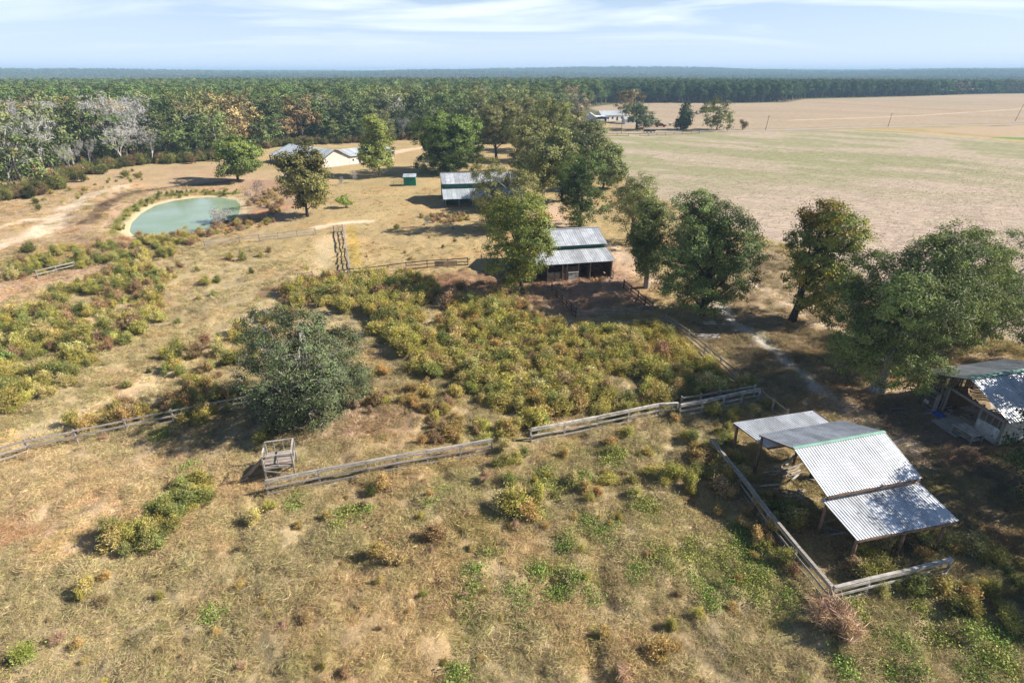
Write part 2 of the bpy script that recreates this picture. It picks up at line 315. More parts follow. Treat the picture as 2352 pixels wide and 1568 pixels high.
def gcol(x, y, lite=False):
    n1 = fbm(x/7, y/7, 50, 4); n2 = fbm(x/1.6, y/1.6, 60, 3); n3 = fbm(x/28, y/28, 70, 3); nw = fbm(x/2.6, y/2.6, 80, 3)-0.5
    c = np.broadcast_to(C(.12, .12, .06), x.shape+(3,)).copy()
    inner = (np.hypot(x, y) < 420)
    c = np.where(inner[:, None], C(.38, .30, .165)[None], c)
    for r in REGW:
        kind, P, colr, edge, amp = r[:5]
        x0, y0 = P.min(0)-12; x1, y1 = P.max(0)+12
        k = (x > x0) & (x < x1) & (y > y0) & (y < y1)
        if not k.any(): continue
        d = polysd(P, x[k], y[k]) if kind == 'p' else r[5]-linesd(P, x[k], y[k])
        w = sm(-edge, edge, d+nw[k]*amp*1.6)[:, None]
        c[k] = c[k]*(1-w)+colr*w
    # patchy grass: greyer dead thatch and greener patches
    c = c*(0.80+0.40*n1)[:, None]
    g = (sm(0.52, 0.72, n2)*sm(0.3, 0.8, n3))[:, None]*0.45
    c = c*(1-g)+C(.26, .25, .09)*g
    p = (sm(0.50, 0.75, fbm(x/4.5, y/4.5, 90, 3)))[:, None]*0.35
    c = c*(1-p)+c*C(1.18, .92, .82)*p
    # pond bed
    near = (np.abs(x) < 130) & (y > 60) & (y < 190)
    if near.any():
        d = polysd(POND, x[near], y[near]); w = sm(-1.5, -0.2, d+nw[near]*1.6)[:, None]
        c[near] = c[near]*(1-w)+C(.60, .48, .30)*w
    # crop fields
    rows = (x*math.sin(math.radians(35))+y*math.cos(math.radians(35)))
    along = (x*math.cos(math.radians(35))-y*math.sin(math.radians(35)))
    st = fbm(rows/9, along/22, 100, 4); st2 = fbm(rows/1.6, along/4, 101, 3)
    d = polysd(CROP, x, y); w = sm(-1.2, 1.2, d+nw*3)[:, None]
    D0 = y*1.0
    gr = ((0.25+0.75*sm(0.36, 0.62, st))*(0.08+0.92*sm(105, 200, D0))*0.9)[:, None]+(sm(0.50, 0.75, st2)*0.22)[:, None]
    gr = np.clip(gr, 0, 0.85)
    cf = (C(.47, .37, .305)*(0.80+0.40*st2)[:, None])*(1-gr)+C(.265, .27, .14)*gr
    c = c*(1-w)+cf*w
    d = polysd(FIELD2, x, y); w = sm(-3, 3, d)[:, None]
    s3 = fbm(rows/16, along/150, 102, 3); s4 = fbm(x/60, y/14, 103, 3)
    cf = C(.385, .30, .215)*(0.86+0.28*s3)[:, None]; g2 = sm(0.5, 0.8, s4)[:, None]*0.3; cf = cf*(1-g2)+C(.30, .27, .16)*g2
    c = c*(1-w)+cf*w
    d = polysd(FIELD3, x, y); w = sm(-1.5, 1.5, d)[:, None]; c = c*(1-w)+C(.42, .32, .215)*w
    for ln, colr, wd in ((GP([(2310, 318), (2900, 330)]), C(.14, .26, .07), 5), (GP([(1990, 298), (2130, 305), (2352, 325)]), C(.48, .34, .16), 2.5), (GP([(1820, 277), (2100, 266), (2352, 250)]), C(.55, .43, .30), 2.0), (GP([(1850, 233), (2050, 246), (2250, 258)]), C(.36, .19, .12), 2.0)):
        w = sm(-1.0, 1.0, wd-linesd(ln, x, y))[:, None]; c = c*(1-w)+colr*w
    dr = linesd(ROAD, x, y)
    w = sm(-1.2, 1.2, 6.0-dr+nw*3)[:, None]; c = c*(1-w)+C(.33, .25, .13)*w
    w = sm(-0.6, 0.6, 2.9-dr)[:, None]; c = c*(1-w)+C(.36, .34, .335)*w
    return np.clip(c, 0.01, 0.85)

def ground_material():
    m, t, o = newmat('ground_surface'); p = N(t, 'ShaderNodeBsdfPrincipled'); p.inputs['Roughness'].default_value = 1.0; p.inputs['Specular IOR Level'].default_value = 0.05
    a = N(t, 'ShaderNodeAttribute', attribute_type='GEOMETRY', attribute_name='col'); ge = N(t, 'ShaderNodeNewGeometry')
    n1 = N(t, 'ShaderNodeTexNoise'); n1.inputs['Scale'].default_value = 3.2; n1.inputs['Detail'].default_value = 8; n1.inputs['Roughness'].default_value = 0.75; n1.inputs['Distortion'].default_value = 1.2
    t.links.new(ge.outputs['Position'], n1.inputs['Vector'])
    mr = N(t, 'ShaderNodeMapRange'); mr.inputs[1].default_value = 0.32; mr.inputs[2].default_value = 0.68; mr.inputs[3].default_value = 0.62; mr.inputs[4].default_value = 1.30; t.links.new(n1.outputs[0], mr.inputs[0])
    mp = N(t, 'ShaderNodeMapping'); mp.inputs['Rotation'].default_value = (0, 0, math.radians(35)); mp.inputs['Scale'].default_value = (0.45, 2.3, 1); t.links.new(ge.outputs['Position'], mp.inputs[0])
    n2 = N(t, 'ShaderNodeTexNoise'); n2.inputs['Scale'].default_value = 0.7; n2.inputs['Detail'].default_value = 5; n2.inputs['Roughness'].default_value = 0.7; t.links.new(mp.outputs[0], n2.inputs['Vector'])
    r2 = N(t, 'ShaderNodeMapRange'); r2.inputs[1].default_value = 0.35; r2.inputs[2].default_value = 0.65; r2.inputs[3].default_value = 0.66; r2.inputs[4].default_value = 1.28; t.links.new(n2.outputs[0], r2.inputs[0])
    f = N(t, 'ShaderNodeAttribute', attribute_type='GEOMETRY', attribute_name='field'); mf = N(t, 'ShaderNodeMix', data_type='FLOAT'); mf.inputs[2].default_value = 1.0
    t.links.new(f.outputs['Fac'], mf.inputs[0]); t.links.new(r2.outputs[0], mf.inputs[3])
    mm = N(t, 'ShaderNodeMath', operation='MULTIPLY'); t.links.new(mr.outputs[0], mm.inputs[0]); t.links.new(mf.outputs[0], mm.inputs[1])
    vs = N(t, 'ShaderNodeVectorMath', operation='SCALE'); t.links.new(a.outputs['Color'], vs.inputs[0]); t.links.new(mm.outputs[0], vs.inputs['Scale'])
    t.links.new(vs.outputs[0], p.inputs['Base Color'])
    b = N(t, 'ShaderNodeBump'); b.inputs['Strength'].default_value = 0.9; b.inputs['Distance'].default_value = 0.16; t.links.new(n1.outputs[0], b.inputs['Height']); t.links.new(b.outputs[0], p.inputs['Normal'])
    t.links.new(p.outputs[0], o.inputs[0]); return m
M_GROUND = ground_material()

def build_ground():
    nr, nc = 800, 540
    r = np.exp(np.linspace(math.log(12.0), math.log(9500.0), nr)); s = np.linspace(-1, 1, nc)
    Y = np.repeat(r[:, None], nc, 1)-9; X = s[None, :]*(1.35*r[:, None]+16)
    x, y = X.ravel(), Y.ravel(); z = hgt(x, y); c = gcol(x, y)
    rows = (x*math.sin(math.radians(35))+y*math.cos(math.radians(35)))
    dc = polysd(CROP, x, y); d2 = polysd(FIELD2, x, y); dr = linesd(ROAD, x, y); dp = np.full(x.shape, -99.)
    near = (np.abs(x) < 130) & (y > 60) & (y < 190); dp[near] = polysd(POND, x[near], y[near])
    V = np.stack([x, y, z], 1); fld = np.clip(sm(-1, 1, dc)+sm(-1, 1, d2), 0, 1)
    i = np.arange(nr-1)[:, None]*nc+np.arange(nc-1)[None]; F = np.stack([i, i+1, i+nc+1, i+nc], -1).reshape(-1, 4)
    cls = np.zeros(len(F), int); m = lambda d: d[F].mean(1)
    cls[m(dc) > 0] = 1; cls[m(d2) > 0] = 2; cls[m(dr) < 2.9] = 3; cls[m(dp) > -0.3] = 4
    for k, (nm, lb) in enumerate([('ground', 'rough dry pasture and lawn with bare sandy patches'), ('crop_field', 'large harvested field with pinkish soil and thin green growth'), ('fallow_field', 'wide tan field beyond the farm road'), ('farm_road', 'narrow grey farm road crossing between the fields'), ('pond_bed', 'sandy bed and shore of the pond')]):
        f = F[cls == k]
        if not len(f): continue
        u, inv = np.unique(f, return_inverse=True)
        me = mesh_np(nm, V[u], inv.reshape(-1, 4), M_GROUND, col=c[u], smooth=True, attrs={'field': fld[u]})
        link(nm, me, label=lb, kind='structure')
build_ground()

# pond water
def build_water():
    m, t, o = newmat('pond_water'); p = N(t, 'ShaderNodeBsdfPrincipled'); p.inputs['Roughness'].default_value = 0.05; p.inputs['IOR'].default_value = 1.33
    ge = N(t, 'ShaderNodeNewGeometry'); n = N(t, 'ShaderNodeTexNoise'); n.inputs['Scale'].default_value = 0.12; n.inputs['Detail'].default_value = 4; t.links.new(ge.outputs['Position'], n.inputs['Vector'])
    r = N(t, 'ShaderNodeValToRGB'); r.color_ramp.elements[0].position = 0.35; r.color_ramp.elements[0].color = (0.21, 0.29, 0.16, 1); r.color_ramp.elements[1].position = 0.7; r.color_ramp.elements[1].color = (0.28, 0.37, 0.30, 1)  # bluish end of the ramp puts some sky reflection into the water colour
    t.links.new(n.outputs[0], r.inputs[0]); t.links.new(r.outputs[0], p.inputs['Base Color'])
    n2 = N(t, 'ShaderNodeTexNoise'); n2.inputs['Scale'].default_value = 2.0; n2.inputs['Detail'].default_value = 4; mp = N(t, 'ShaderNodeMapping'); mp.inputs['Scale'].default_value = (0.7, 2, 1)
    t.links.new(ge.outputs['Position'], mp.inputs[0]); t.links.new(mp.outputs[0], n2.inputs['Vector'])
    b = N(t, 'ShaderNodeBump'); b.inputs['Strength'].default_value = 0.12; b.inputs['Distance'].default_value = 0.05; t.links.new(n2.outputs[0], b.inputs['Height']); t.links.new(b.outputs[0], p.inputs['Normal'])
    t.links.new(p.outputs[0], o.inputs[0])
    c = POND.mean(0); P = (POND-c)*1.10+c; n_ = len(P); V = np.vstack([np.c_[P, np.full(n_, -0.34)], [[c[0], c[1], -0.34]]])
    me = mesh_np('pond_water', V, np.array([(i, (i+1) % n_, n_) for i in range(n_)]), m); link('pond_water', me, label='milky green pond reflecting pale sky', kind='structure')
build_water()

# ---------------------------------------------------------------- foliage kit
def leaves(rng, cen, out_dir, L, W, up=0.5, outw=0.5, droop=None):
    """rhombus leaves at points cen (n,3)"""
    n = len(cen); nrm = rng.normal(size=(n, 3)); nrm /= np.linalg.norm(nrm, axis=1)[:, None]
    nrm = nrm+np.array([0, 0, up])+out_dir*outw; nrm /= np.linalg.norm(nrm, axis=1)[:, None]+1e-9
    t = rng.normal(size=(n, 3)) if droop is None else droop+rng.normal(size=(n, 3))*0.45
    t = t-(t*nrm).sum(1)[:, None]*nrm; t /= np.linalg.norm(t, axis=1)[:, None]+1e-9; b = np.cross(nrm, t)
    l = (L*rng.uniform(0.7, 1.3, n))[:, None]; w = (W*rng.uniform(0.7, 1.3, n))[:, None]
    V = np.stack([cen-t*l/2, cen+b*w/2+nrm*w*0.12, cen+t*l/2, cen-b*w/2+nrm*w*0.12], 1).reshape(-1, 3)
    F = np.arange(4*n).reshape(-1, 4); return V, F
def curve(a, b, rng, bend=0.12, k=5):
    a = np.array(a, float); b = np.array(b, float); t = np.linspace(0, 1, k)[:, None]; d = np.linalg.norm(b-a)
    P = a+(b-a)*t; off = rng.normal(size=3)*bend*d; P = P+off*(t*(1-t)*2); P[:, 2] += (t[:, 0]*(1-t[:, 0]))*bend*d*0.8; return P
def tree_meshes(seed, h, w, lo=0.15, lobes=9, nclump=260, per=60, L=0.22, W=0.12, cr=0.55, tr=0.28, shape='oak', bark=None, leafm=None,
                bare=0.0, clumpvar=0.25, hue=0.2, lobe_r=0.42, trunks=1, twigs=0.5, lean=(0, 0), hue_c=(1.35, 1.12, 0.7)):
    rng = np.random.default_rng(seed); R = w/2; zl = lo*h; zc = (zl+h)/2; hh = (h-zl)/2
    tb = MB(); lob = []
    for i in range(lobes):
        for _ in range(40):
            an = rng.uniform(0, 6.283); rr = rng.uniform(0.15, 1)**0.5; zf = -0.80+1.52*((i+rng.random())/lobes if shape in ('tall', 'cone', 'pine') else rng.random())
            if shape == 'pine': k = (0.42 if zf > -0.2 else 0.55)*(1.15-0.5*max(zf, 0))
            elif shape == 'cone': k = 0.72*(1-(zf+0.8)/1.9)
            elif shape == 'tall': k = 0.58*math.sqrt(max(0.1, 1-((zf-0.05)/1.05)**2))
            else: k = 0.68*math.sqrt(max(0.08, 1-((zf+0.05)/1.0)**2))
            p = np.array([math.cos(an)*rr*k, math.sin(an)*rr*k, zf])
            if all(np.linalg.norm((p-q[0])*[1, 1, 0.8]) > 0.30 for q in lob): break
        lr = rng.uniform(0.8, 1.2)*lobe_r*(0.62+0.38*(1-max(p[2], -0.2)) if shape in ('pine', 'cone') else 1)*(1-0.25*max(0, p[2]-0.3))
        lob.append((p, lr))
    S = np.array([R, R, hh]); cz = np.array([lean[0], lean[1], zc])
    # trunk(s) and limbs
    tops = []
    for k in range(trunks):
        bx = np.array([rng.uniform(-.5, .5)*0.7*(trunks > 1), rng.uniform(-.4, .4)*(trunks > 1), 0]); top = np.array([lean[0]+rng.uniform(-.1, .1)*R, lean[1]+rng.uniform(-.1, .1)*R, h*(0.8 if shape == 'oak' else 0.95)])
        P = curve(bx, top, rng, 0.03, 8); P[:, 2] = np.linspace(-0.2, top[2], 8); r = tr*np.linspace(1, 0.18, 8); r[0] *= 1.35
        tb.tube(P, r, 7); tops.append(P)
    cl = []; lobi = []
    for i, (p, lr) in enumerate(lob):
        c = cz+p*S; P = tops[i % trunks]; hz_ = max(zl*0.7, c[2]-0.45*np.linalg.norm(c[:2]-cz[:2])-0.12*h); hz_ = min(hz_, h*0.75)
        a = np.array([np.interp(hz_, P[:, 2], P[:, 0]), np.interp(hz_, P[:, 2], P[:, 1]), hz_]); tb.tube(curve(a, c, rng, 0.12, 5), tr*np.linspace(0.42, 0.12, 5), 5)
        nn = max(3, int(nclump/lobes*rng.uniform(0.8, 1.2)*(lr/lobe_r)**2)); d = rng.normal(size=(nn, 3)); d[:, 2] = d[:, 2]*0.9+0.25; d /= np.linalg.norm(d, axis=1)[:, None]
        q = c+d*(lr*np.array([R, R, min(hh, R*1.1)]))*(rng.uniform(0.62, 1.0, nn)**0.6)[:, None]
        q = q[q[:, 2] > zl*0.75+0.3]
        for j, qq in enumerate(q):
            if rng.random() < twigs*0.16: tb.tube(curve(c, qq, rng, 0.2, 4), [tr*0.10, tr*0.07, tr*0.05, tr*0.03], 3)
            for _ in range(rng.poisson(twigs*0.9)):
                a_ = qq+rng.normal(size=3)*cr*0.6; d_ = d[j if j < len(d) else 0]*0.6+rng.normal(size=3)*0.6; tb.tube([a_, a_+d_*cr*0.5, a_+d_*cr+np.array([0, 0, .1])*cr], [tr*0.05+.004, tr*0.04+.003, .003], 3)
        cl.append(q); lobi.append(np.full(len(q), i))
    Qc = np.vstack(cl); n = len(Qc); lobi = np.concatenate(lobi)
    keep = rng.random(n) > bare; Qk = Qc[keep]; n = len(Qk)
    per_ = rng.integers(int(per*0.6), int(per*1.4)+1, n); idx = np.repeat(np.arange(n), per_)
    off = rng.normal(size=(len(idx), 3))*np.array([1, 1, 0.62])*cr*rng.uniform(0.6, 1.25, n)[idx][:, None]*0.62
    P = Qk[idx]+off; od = P-cz; od /= np.linalg.norm(od, axis=1)[:, None]+1e-9
    lc_ = np.array([cz+q_[0]*S for q_ in lob])[lobi[keep]][idx]; o2 = P-lc_; o2 /= np.linalg.norm(o2, axis=1)[:, None]+1e-9; od = o2*0.75+od*0.45
    V, F = leaves(rng, P, od, L, W, 0.35, 1.15)
    br = 1+rng.normal(size=n)*clumpvar*0.7; lobb = (1+rng.normal(size=lobes)*clumpvar*0.6)[lobi[keep]]
    yel = np.clip(rng.normal(size=n)*0.5+rng.normal(size=lobes)[lobi[keep]]*0.5, 0, 2)*hue
    cc = np.clip(br*lobb, 0.5, 1.7)[:, None]*(1+(np.array(hue_c)-1)*yel[:, None])
    cc = cc[idx]*rng.uniform(0.75, 1.25, len(idx))[:, None]; cc = np.repeat(cc, 4, 0)
    crown = mesh_np('crown', V, F, leafm or M_LEAF_O, col=cc)
    trunk = tb.mesh('trunk', bark or M_BARK, True); return trunk, crown
def bare_meshes(seed, h, w, bark, ntw=900, tr=0.2, spread=0.9):
    rng = np.random.default_rng(seed); tb = MB(); tips = []
    def rec(a, d, l, r, lev):
        k = 4; P = [a]; dd = d.copy()
        for _ in range(k-1):
            dd = dd+rng.normal(size=3)*0.16; dd[2] += 0.05; dd /= np.linalg.norm(dd); P.append(P[-1]+dd*l/(k-1))
        tb.tube(P, np.linspace(r, r*0.55, k), 6 if lev == 0 else 4 if lev < 3 else 3)
        if lev >= 4: tips.append((P[-1], dd)); return
        for j in range(3 if lev else 4):
            nd = dd+rng.normal(size=3)*0.55*spread; nd[2] = abs(nd[2])*0.7+0.25; nd /= np.linalg.norm(nd)
            rec(P[-1] if j < 2 else P[2], nd, l*rng.uniform(0.55, 0.8), r*0.52, lev+1)
    rec(np.array([0, 0, -0.1]), np.array([0, 0, 1.]), h*0.36, tr, 0)
    ti = rng.integers(0, len(tips), ntw); A = np.array([tips[i][0] for i in ti])+rng.normal(size=(ntw, 3))*0.25; D = np.array([tips[i][1] for i in ti])+rng.normal(size=(ntw, 3))*0.45
    V, F = leaves(rng, A, A*0, h*0.085, 0.055+h*0.003, 0, 0, droop=D)
    v0 = np.vstack(tb.v); s = w/2/max(1e-3, np.percentile(np.hypot(v0[:, 0], v0[:, 1]), 98)); sz = h/v0[:, 2].max()
    tb.v = [x*[s, s, sz] for x in tb.v]; V = V*[s, s, sz]
    tw = mesh_np('twigs', V, F, bark); return tb.mesh('trunk', bark, True), tw
def tree_at(name, label, base, meshes, tint=(0.07, 0.085, 0.035), rz=0, sc=(1, 1, 1), group=None, parts=('trunk', 'crown'), cat='tree', sink=0.05):
    x, y = base[:2]; e = empty(name, (x, y, hz(x, y)-sink), rz, label=label, cat=cat, group=group); e.scale = sc
    for nm, me in zip(parts, meshes): o = link(nm, me, e); o.color = (*tint, 1)
    return e
def hfrom(u, vtop, base):   # height of something whose top shows at row vtop above ground point base
    b = (784-vtop)/FD; ang = math.atan(b)-PITCH; return CAM_H+base[1]*math.tan(ang)
class Thing:
    def __init__(s, name, label, cat, origin, group=None):
        s.o = np.array([origin[0], origin[1], hz(origin[0], origin[1]) if len(origin) < 3 else origin[2]], float)
        s.e = empty(name, tuple(s.o), label=label, cat=cat, group=group)
    def part(s, name, mb, m, parent=None, label=None, smooth=False, kind=None):
        mb.v = [v-s.o for v in mb.v]; o = mb.build(name, m, parent or s.e, smooth=smooth)
        if label: o['label'] = label
        if kind: o['kind'] = kind
        return o
L3 = lambda a, b, t: np.array(a)*(1-t)+np.array(b)*t
def roof(th, rl, rr, el, er, n, m, ribs=4, rh=0.032, name='roof_panel', th_=0.03, parent=None):
    rl, rr, el, er = map(lambda p: np.array(p, float), (rl, rr, el, er)); up = np.cross(rr-rl, el-rl); up /= np.linalg.norm(up)
    if up[2] < 0: up = -up
    rg = np.random.default_rng(n*7+int(abs(rl[0])*10))
    for i in range(n):
        t0, t1 = i/n, (i+1)/n-0.0015; prof = []
        w = (t1-t0)/ribs
        for k in range(ribs):
            b = t0+k*w; prof += [(b, 0), (b+w*0.72, 0), (b+w*0.80, rh), (b+w*0.92, rh)]
        prof.append((t1, 0)); dz = rg.uniform(0, 0.008); sl = rg.uniform(-0.004, 0.01)
        T = [L3(rl, rr, t)+up*(h+dz) for t, h in prof]; B = [L3(el, er, t)+up*(h+dz)+(L3(el, er, t)-L3(rl, rr, t))*sl for t, h in prof]
        k = len(prof); c = [L3(rl, rr, t0)-up*th_, L3(rl, rr, t1)-up*th_, L3(el, er, t1)-up*th_, L3(el, er, t0)-up*th_]
        mb = MB(); mb.add(T+B+c, [(j, j+1, k+j+1, k+j) for j in range(k-1)]+[(2*k, 2*k+3, 2*k+2, 2*k+1), (0, k, 2*k+3, 2*k), (k-1, 2*k+1, 2*k+2, 2*k-1), (k, 2*k-1, 2*k+2, 2*k+3), (0, 2*k, 2*k+1, k-1)])
        th.part(name, mb, m, parent)
def wallquad(mb, a, b, z0, z1, t=0.1, z1b=None):   # wall slab from a to b, top may slope
    a = np.array(a[:2], float); b = np.array(b[:2], float); d = (b-a)/np.linalg.norm(b-a); n = np.array([-d[1], d[0]])*t/2; z1b = z1 if z1b is None else z1b
    P = [(*(a-n), z0), (*(b-n), z0), (*(b+n), z0), (*(a+n), z0), (*(a-n), z1), (*(b-n), z1b), (*(b+n), z1b), (*(a+n), z1)]
    return mb.hexa(P)
def ribwall(mb, a, b, z0, z1, pitch=0.3, out=1, z1b=None):
    a = np.array(a[:2], float); b = np.array(b[:2], float); L = np.linalg.norm(b-a); d = (b-a)/L; n = np.array([-d[1], d[0]])*out; z1b = z1 if z1b is None else z1b
    k = int(L/pitch); 
    for i in range(k):
        t = (i+0.5)*L/k; p = a+d*t+n*0.055; zz = z1+(z1b-z1)*t/L; mb.box(p[0]-0.02, p[0]+0.02, p[1]-0.02, p[1]+0.02, z0+0.01, zz-0.01)
    return mb

# =============================================================== BUILDINGS
# ---- open pole barn with three roofs (front right)
def pole_barn():
    z0 = hz(22, 30)
    th = Thing('pole_barn', 'open pole barn with white ribbed metal roofs beside the corner fence', 'barn', (22.0, 30.0))
    A = lambda u, v, z: Q(u, v, z)
    r0, r1 = A(1860, 1049.4, 4.5), A(2072.5, 1011, 4.5); n0, n1 = A(1938.6, 1161.5, 3.3), A(2161, 1119.5, 3.3)
    f0, f1 = A(1778, 1018, 3.3), A(1973, 985, 3.3); l0, l1 = A(1924.4, 1168.4, 2.8), A(2151, 1128, 2.8); L0, L1 = A(2009, 1265, 2.2), A(2247.7, 1219.7, 2.2)
    b0, b1, c0, c1 = A(1718.6, 990, 2.9), A(1904, 962, 2.9), A(1786, 1040, 2.6), A(1975, 1010, 2.6)
    c0 = c0+(c0-b0)*0.15; c1 = c1+(c1-b1)*0.15
    roof(th, r0, r1, n0, n1, 9, M_ROOF); roof(th, r0, r1, f0, f1, 9, M_ROOF); roof(th, l0, l1, L0, L1, 9, M_ROOF); roof(th, b0, b1, c0, c1, 8, M_ROOF)
    d = (r1-r0)/np.linalg.norm(r1-r0); mb = MB()
    for e, f in ((n0, 0), (f0, 0)):
        dn = (e-r0)/np.linalg.norm(e-r0); up = np.array([0, 0, 0.055]); a = r0-d*0.04+up; b = r1+d*0.04+up
        mb.add([a, b, b+dn*0.15+up*0.2, a+dn*0.15+up*0.2, a-up*0.3, b-up*0.3, b+dn*0.15-up*0.2, a+dn*0.15-up*0.2], [(0, 1, 2, 3), (4, 7, 6, 5), (3, 2, 6, 7), (0, 3, 7, 4), (1, 5, 6, 2)])
    th.part('ridge_cap', mb, M_GREENL)
    for e0, e1, t, ins in ((n0, n1, (0.05, 0.5, 0.96), -0.15), (f0, f1, (0.03, 0.5, 0.96), -0.2), (L0, L1, (0.03, 0.5, 0.90), -0.3), (b0, b1, (0.04, 0.96), 0.3)):
        for k in t:
            p = L3(e0, e1, k); top = p[2]-0.06; q = p[:2]-(L3(r0, r1, k)[:2]-p[:2])*0
            cn = L3(r0, r1, k)[:2]-p[:2]; cn = cn/np.linalg.norm(cn); q = p[:2]+cn*0.18
            top = min(top+0.04, top+0.04)
            m = MB(); m.tube([(q[0], q[1], z0-0.3), (q[0]+0.02, q[1], top*0.5), (q[0], q[1], top)], [0.12, 0.11, 0.10], 8); th.part('post', m, M_WOODB, smooth=True)
    for e0, e1 in ((n0, n1), (f0, f1), (L0, L1), (l0, l1), (c0, c1), (b0, b1)):
        m = MB(); o = np.array([0, 0, -0.14]); m.beam(e0+o+d*0.1, e1+o-d*0.1, 0.05, 0.16); th.part('purlin', m, M_WOODB)
    for a, b in ((r0, n0), (r0, f0), (l0, L0), (b0, c0)):
        a1 = a+(r1-r0)*0.0; 
        for k in (0.02, 0.34, 0.66, 0.98):
            o = np.array([0, 0, -0.13]); s = (r1-r0)*k; m = MB(); m.beam(a+s+o, b+s+o, 0.05, 0.14); th.part('rafter', m, M_WOODB)
    # things stored under it
    rg = np.random.default_rng(5)
    for (u, v, lb, n, sp) in ((1862, 1108, 'untidy pile of grey and tan planks under the middle roof of the pole barn', 16, 1.3), (1850, 1160, 'scattered long planks on the slab under the pole barn edge', 12, 1.2), (1950, 1230, 'loose boards lying under the lowest roof of the pole barn', 8, 0.9)):
        g = Q(u, v, 0.1); t2 = Thing('lumber_pile', lb, 'lumber', (g[0], g[1]), 'lumber under the pole barn'); zz = t2.o[2]
        for i in range(n):
            a = rg.uniform(-0.6, 0.9); ln = rg.uniform(1.0, 2.6); c = g[:2]+rg.normal(size=2)*sp*0.45; dx = np.array([math.cos(a), math.sin(a)])*ln/2; h = zz+0.05+0.05*(i % 7)
            m = MB(); m.beam((*(c-dx), h), (*(c+dx), h+rg.uniform(-0.02, 0.15)), 0.14, 0.04); t2.part('plank', m, [M_WOODT, M_WOOD, M_WOODP][i % 3])
    g = Q(1905, 1122, 0); m = MB(); zz = hz(g[0], g[1]); m.tube([(g[0], g[1], zz), (g[0], g[1], zz+0.85)], 0.29, 14); m.tube([(g[0], g[1], zz+0.86), (g[0], g[1], zz+0.89)], 0.31, 14)
    m.build('barrel', M_DARK, label='dark round barrel standing under the pole barn', cat='barrel', smooth=False)
pole_barn()

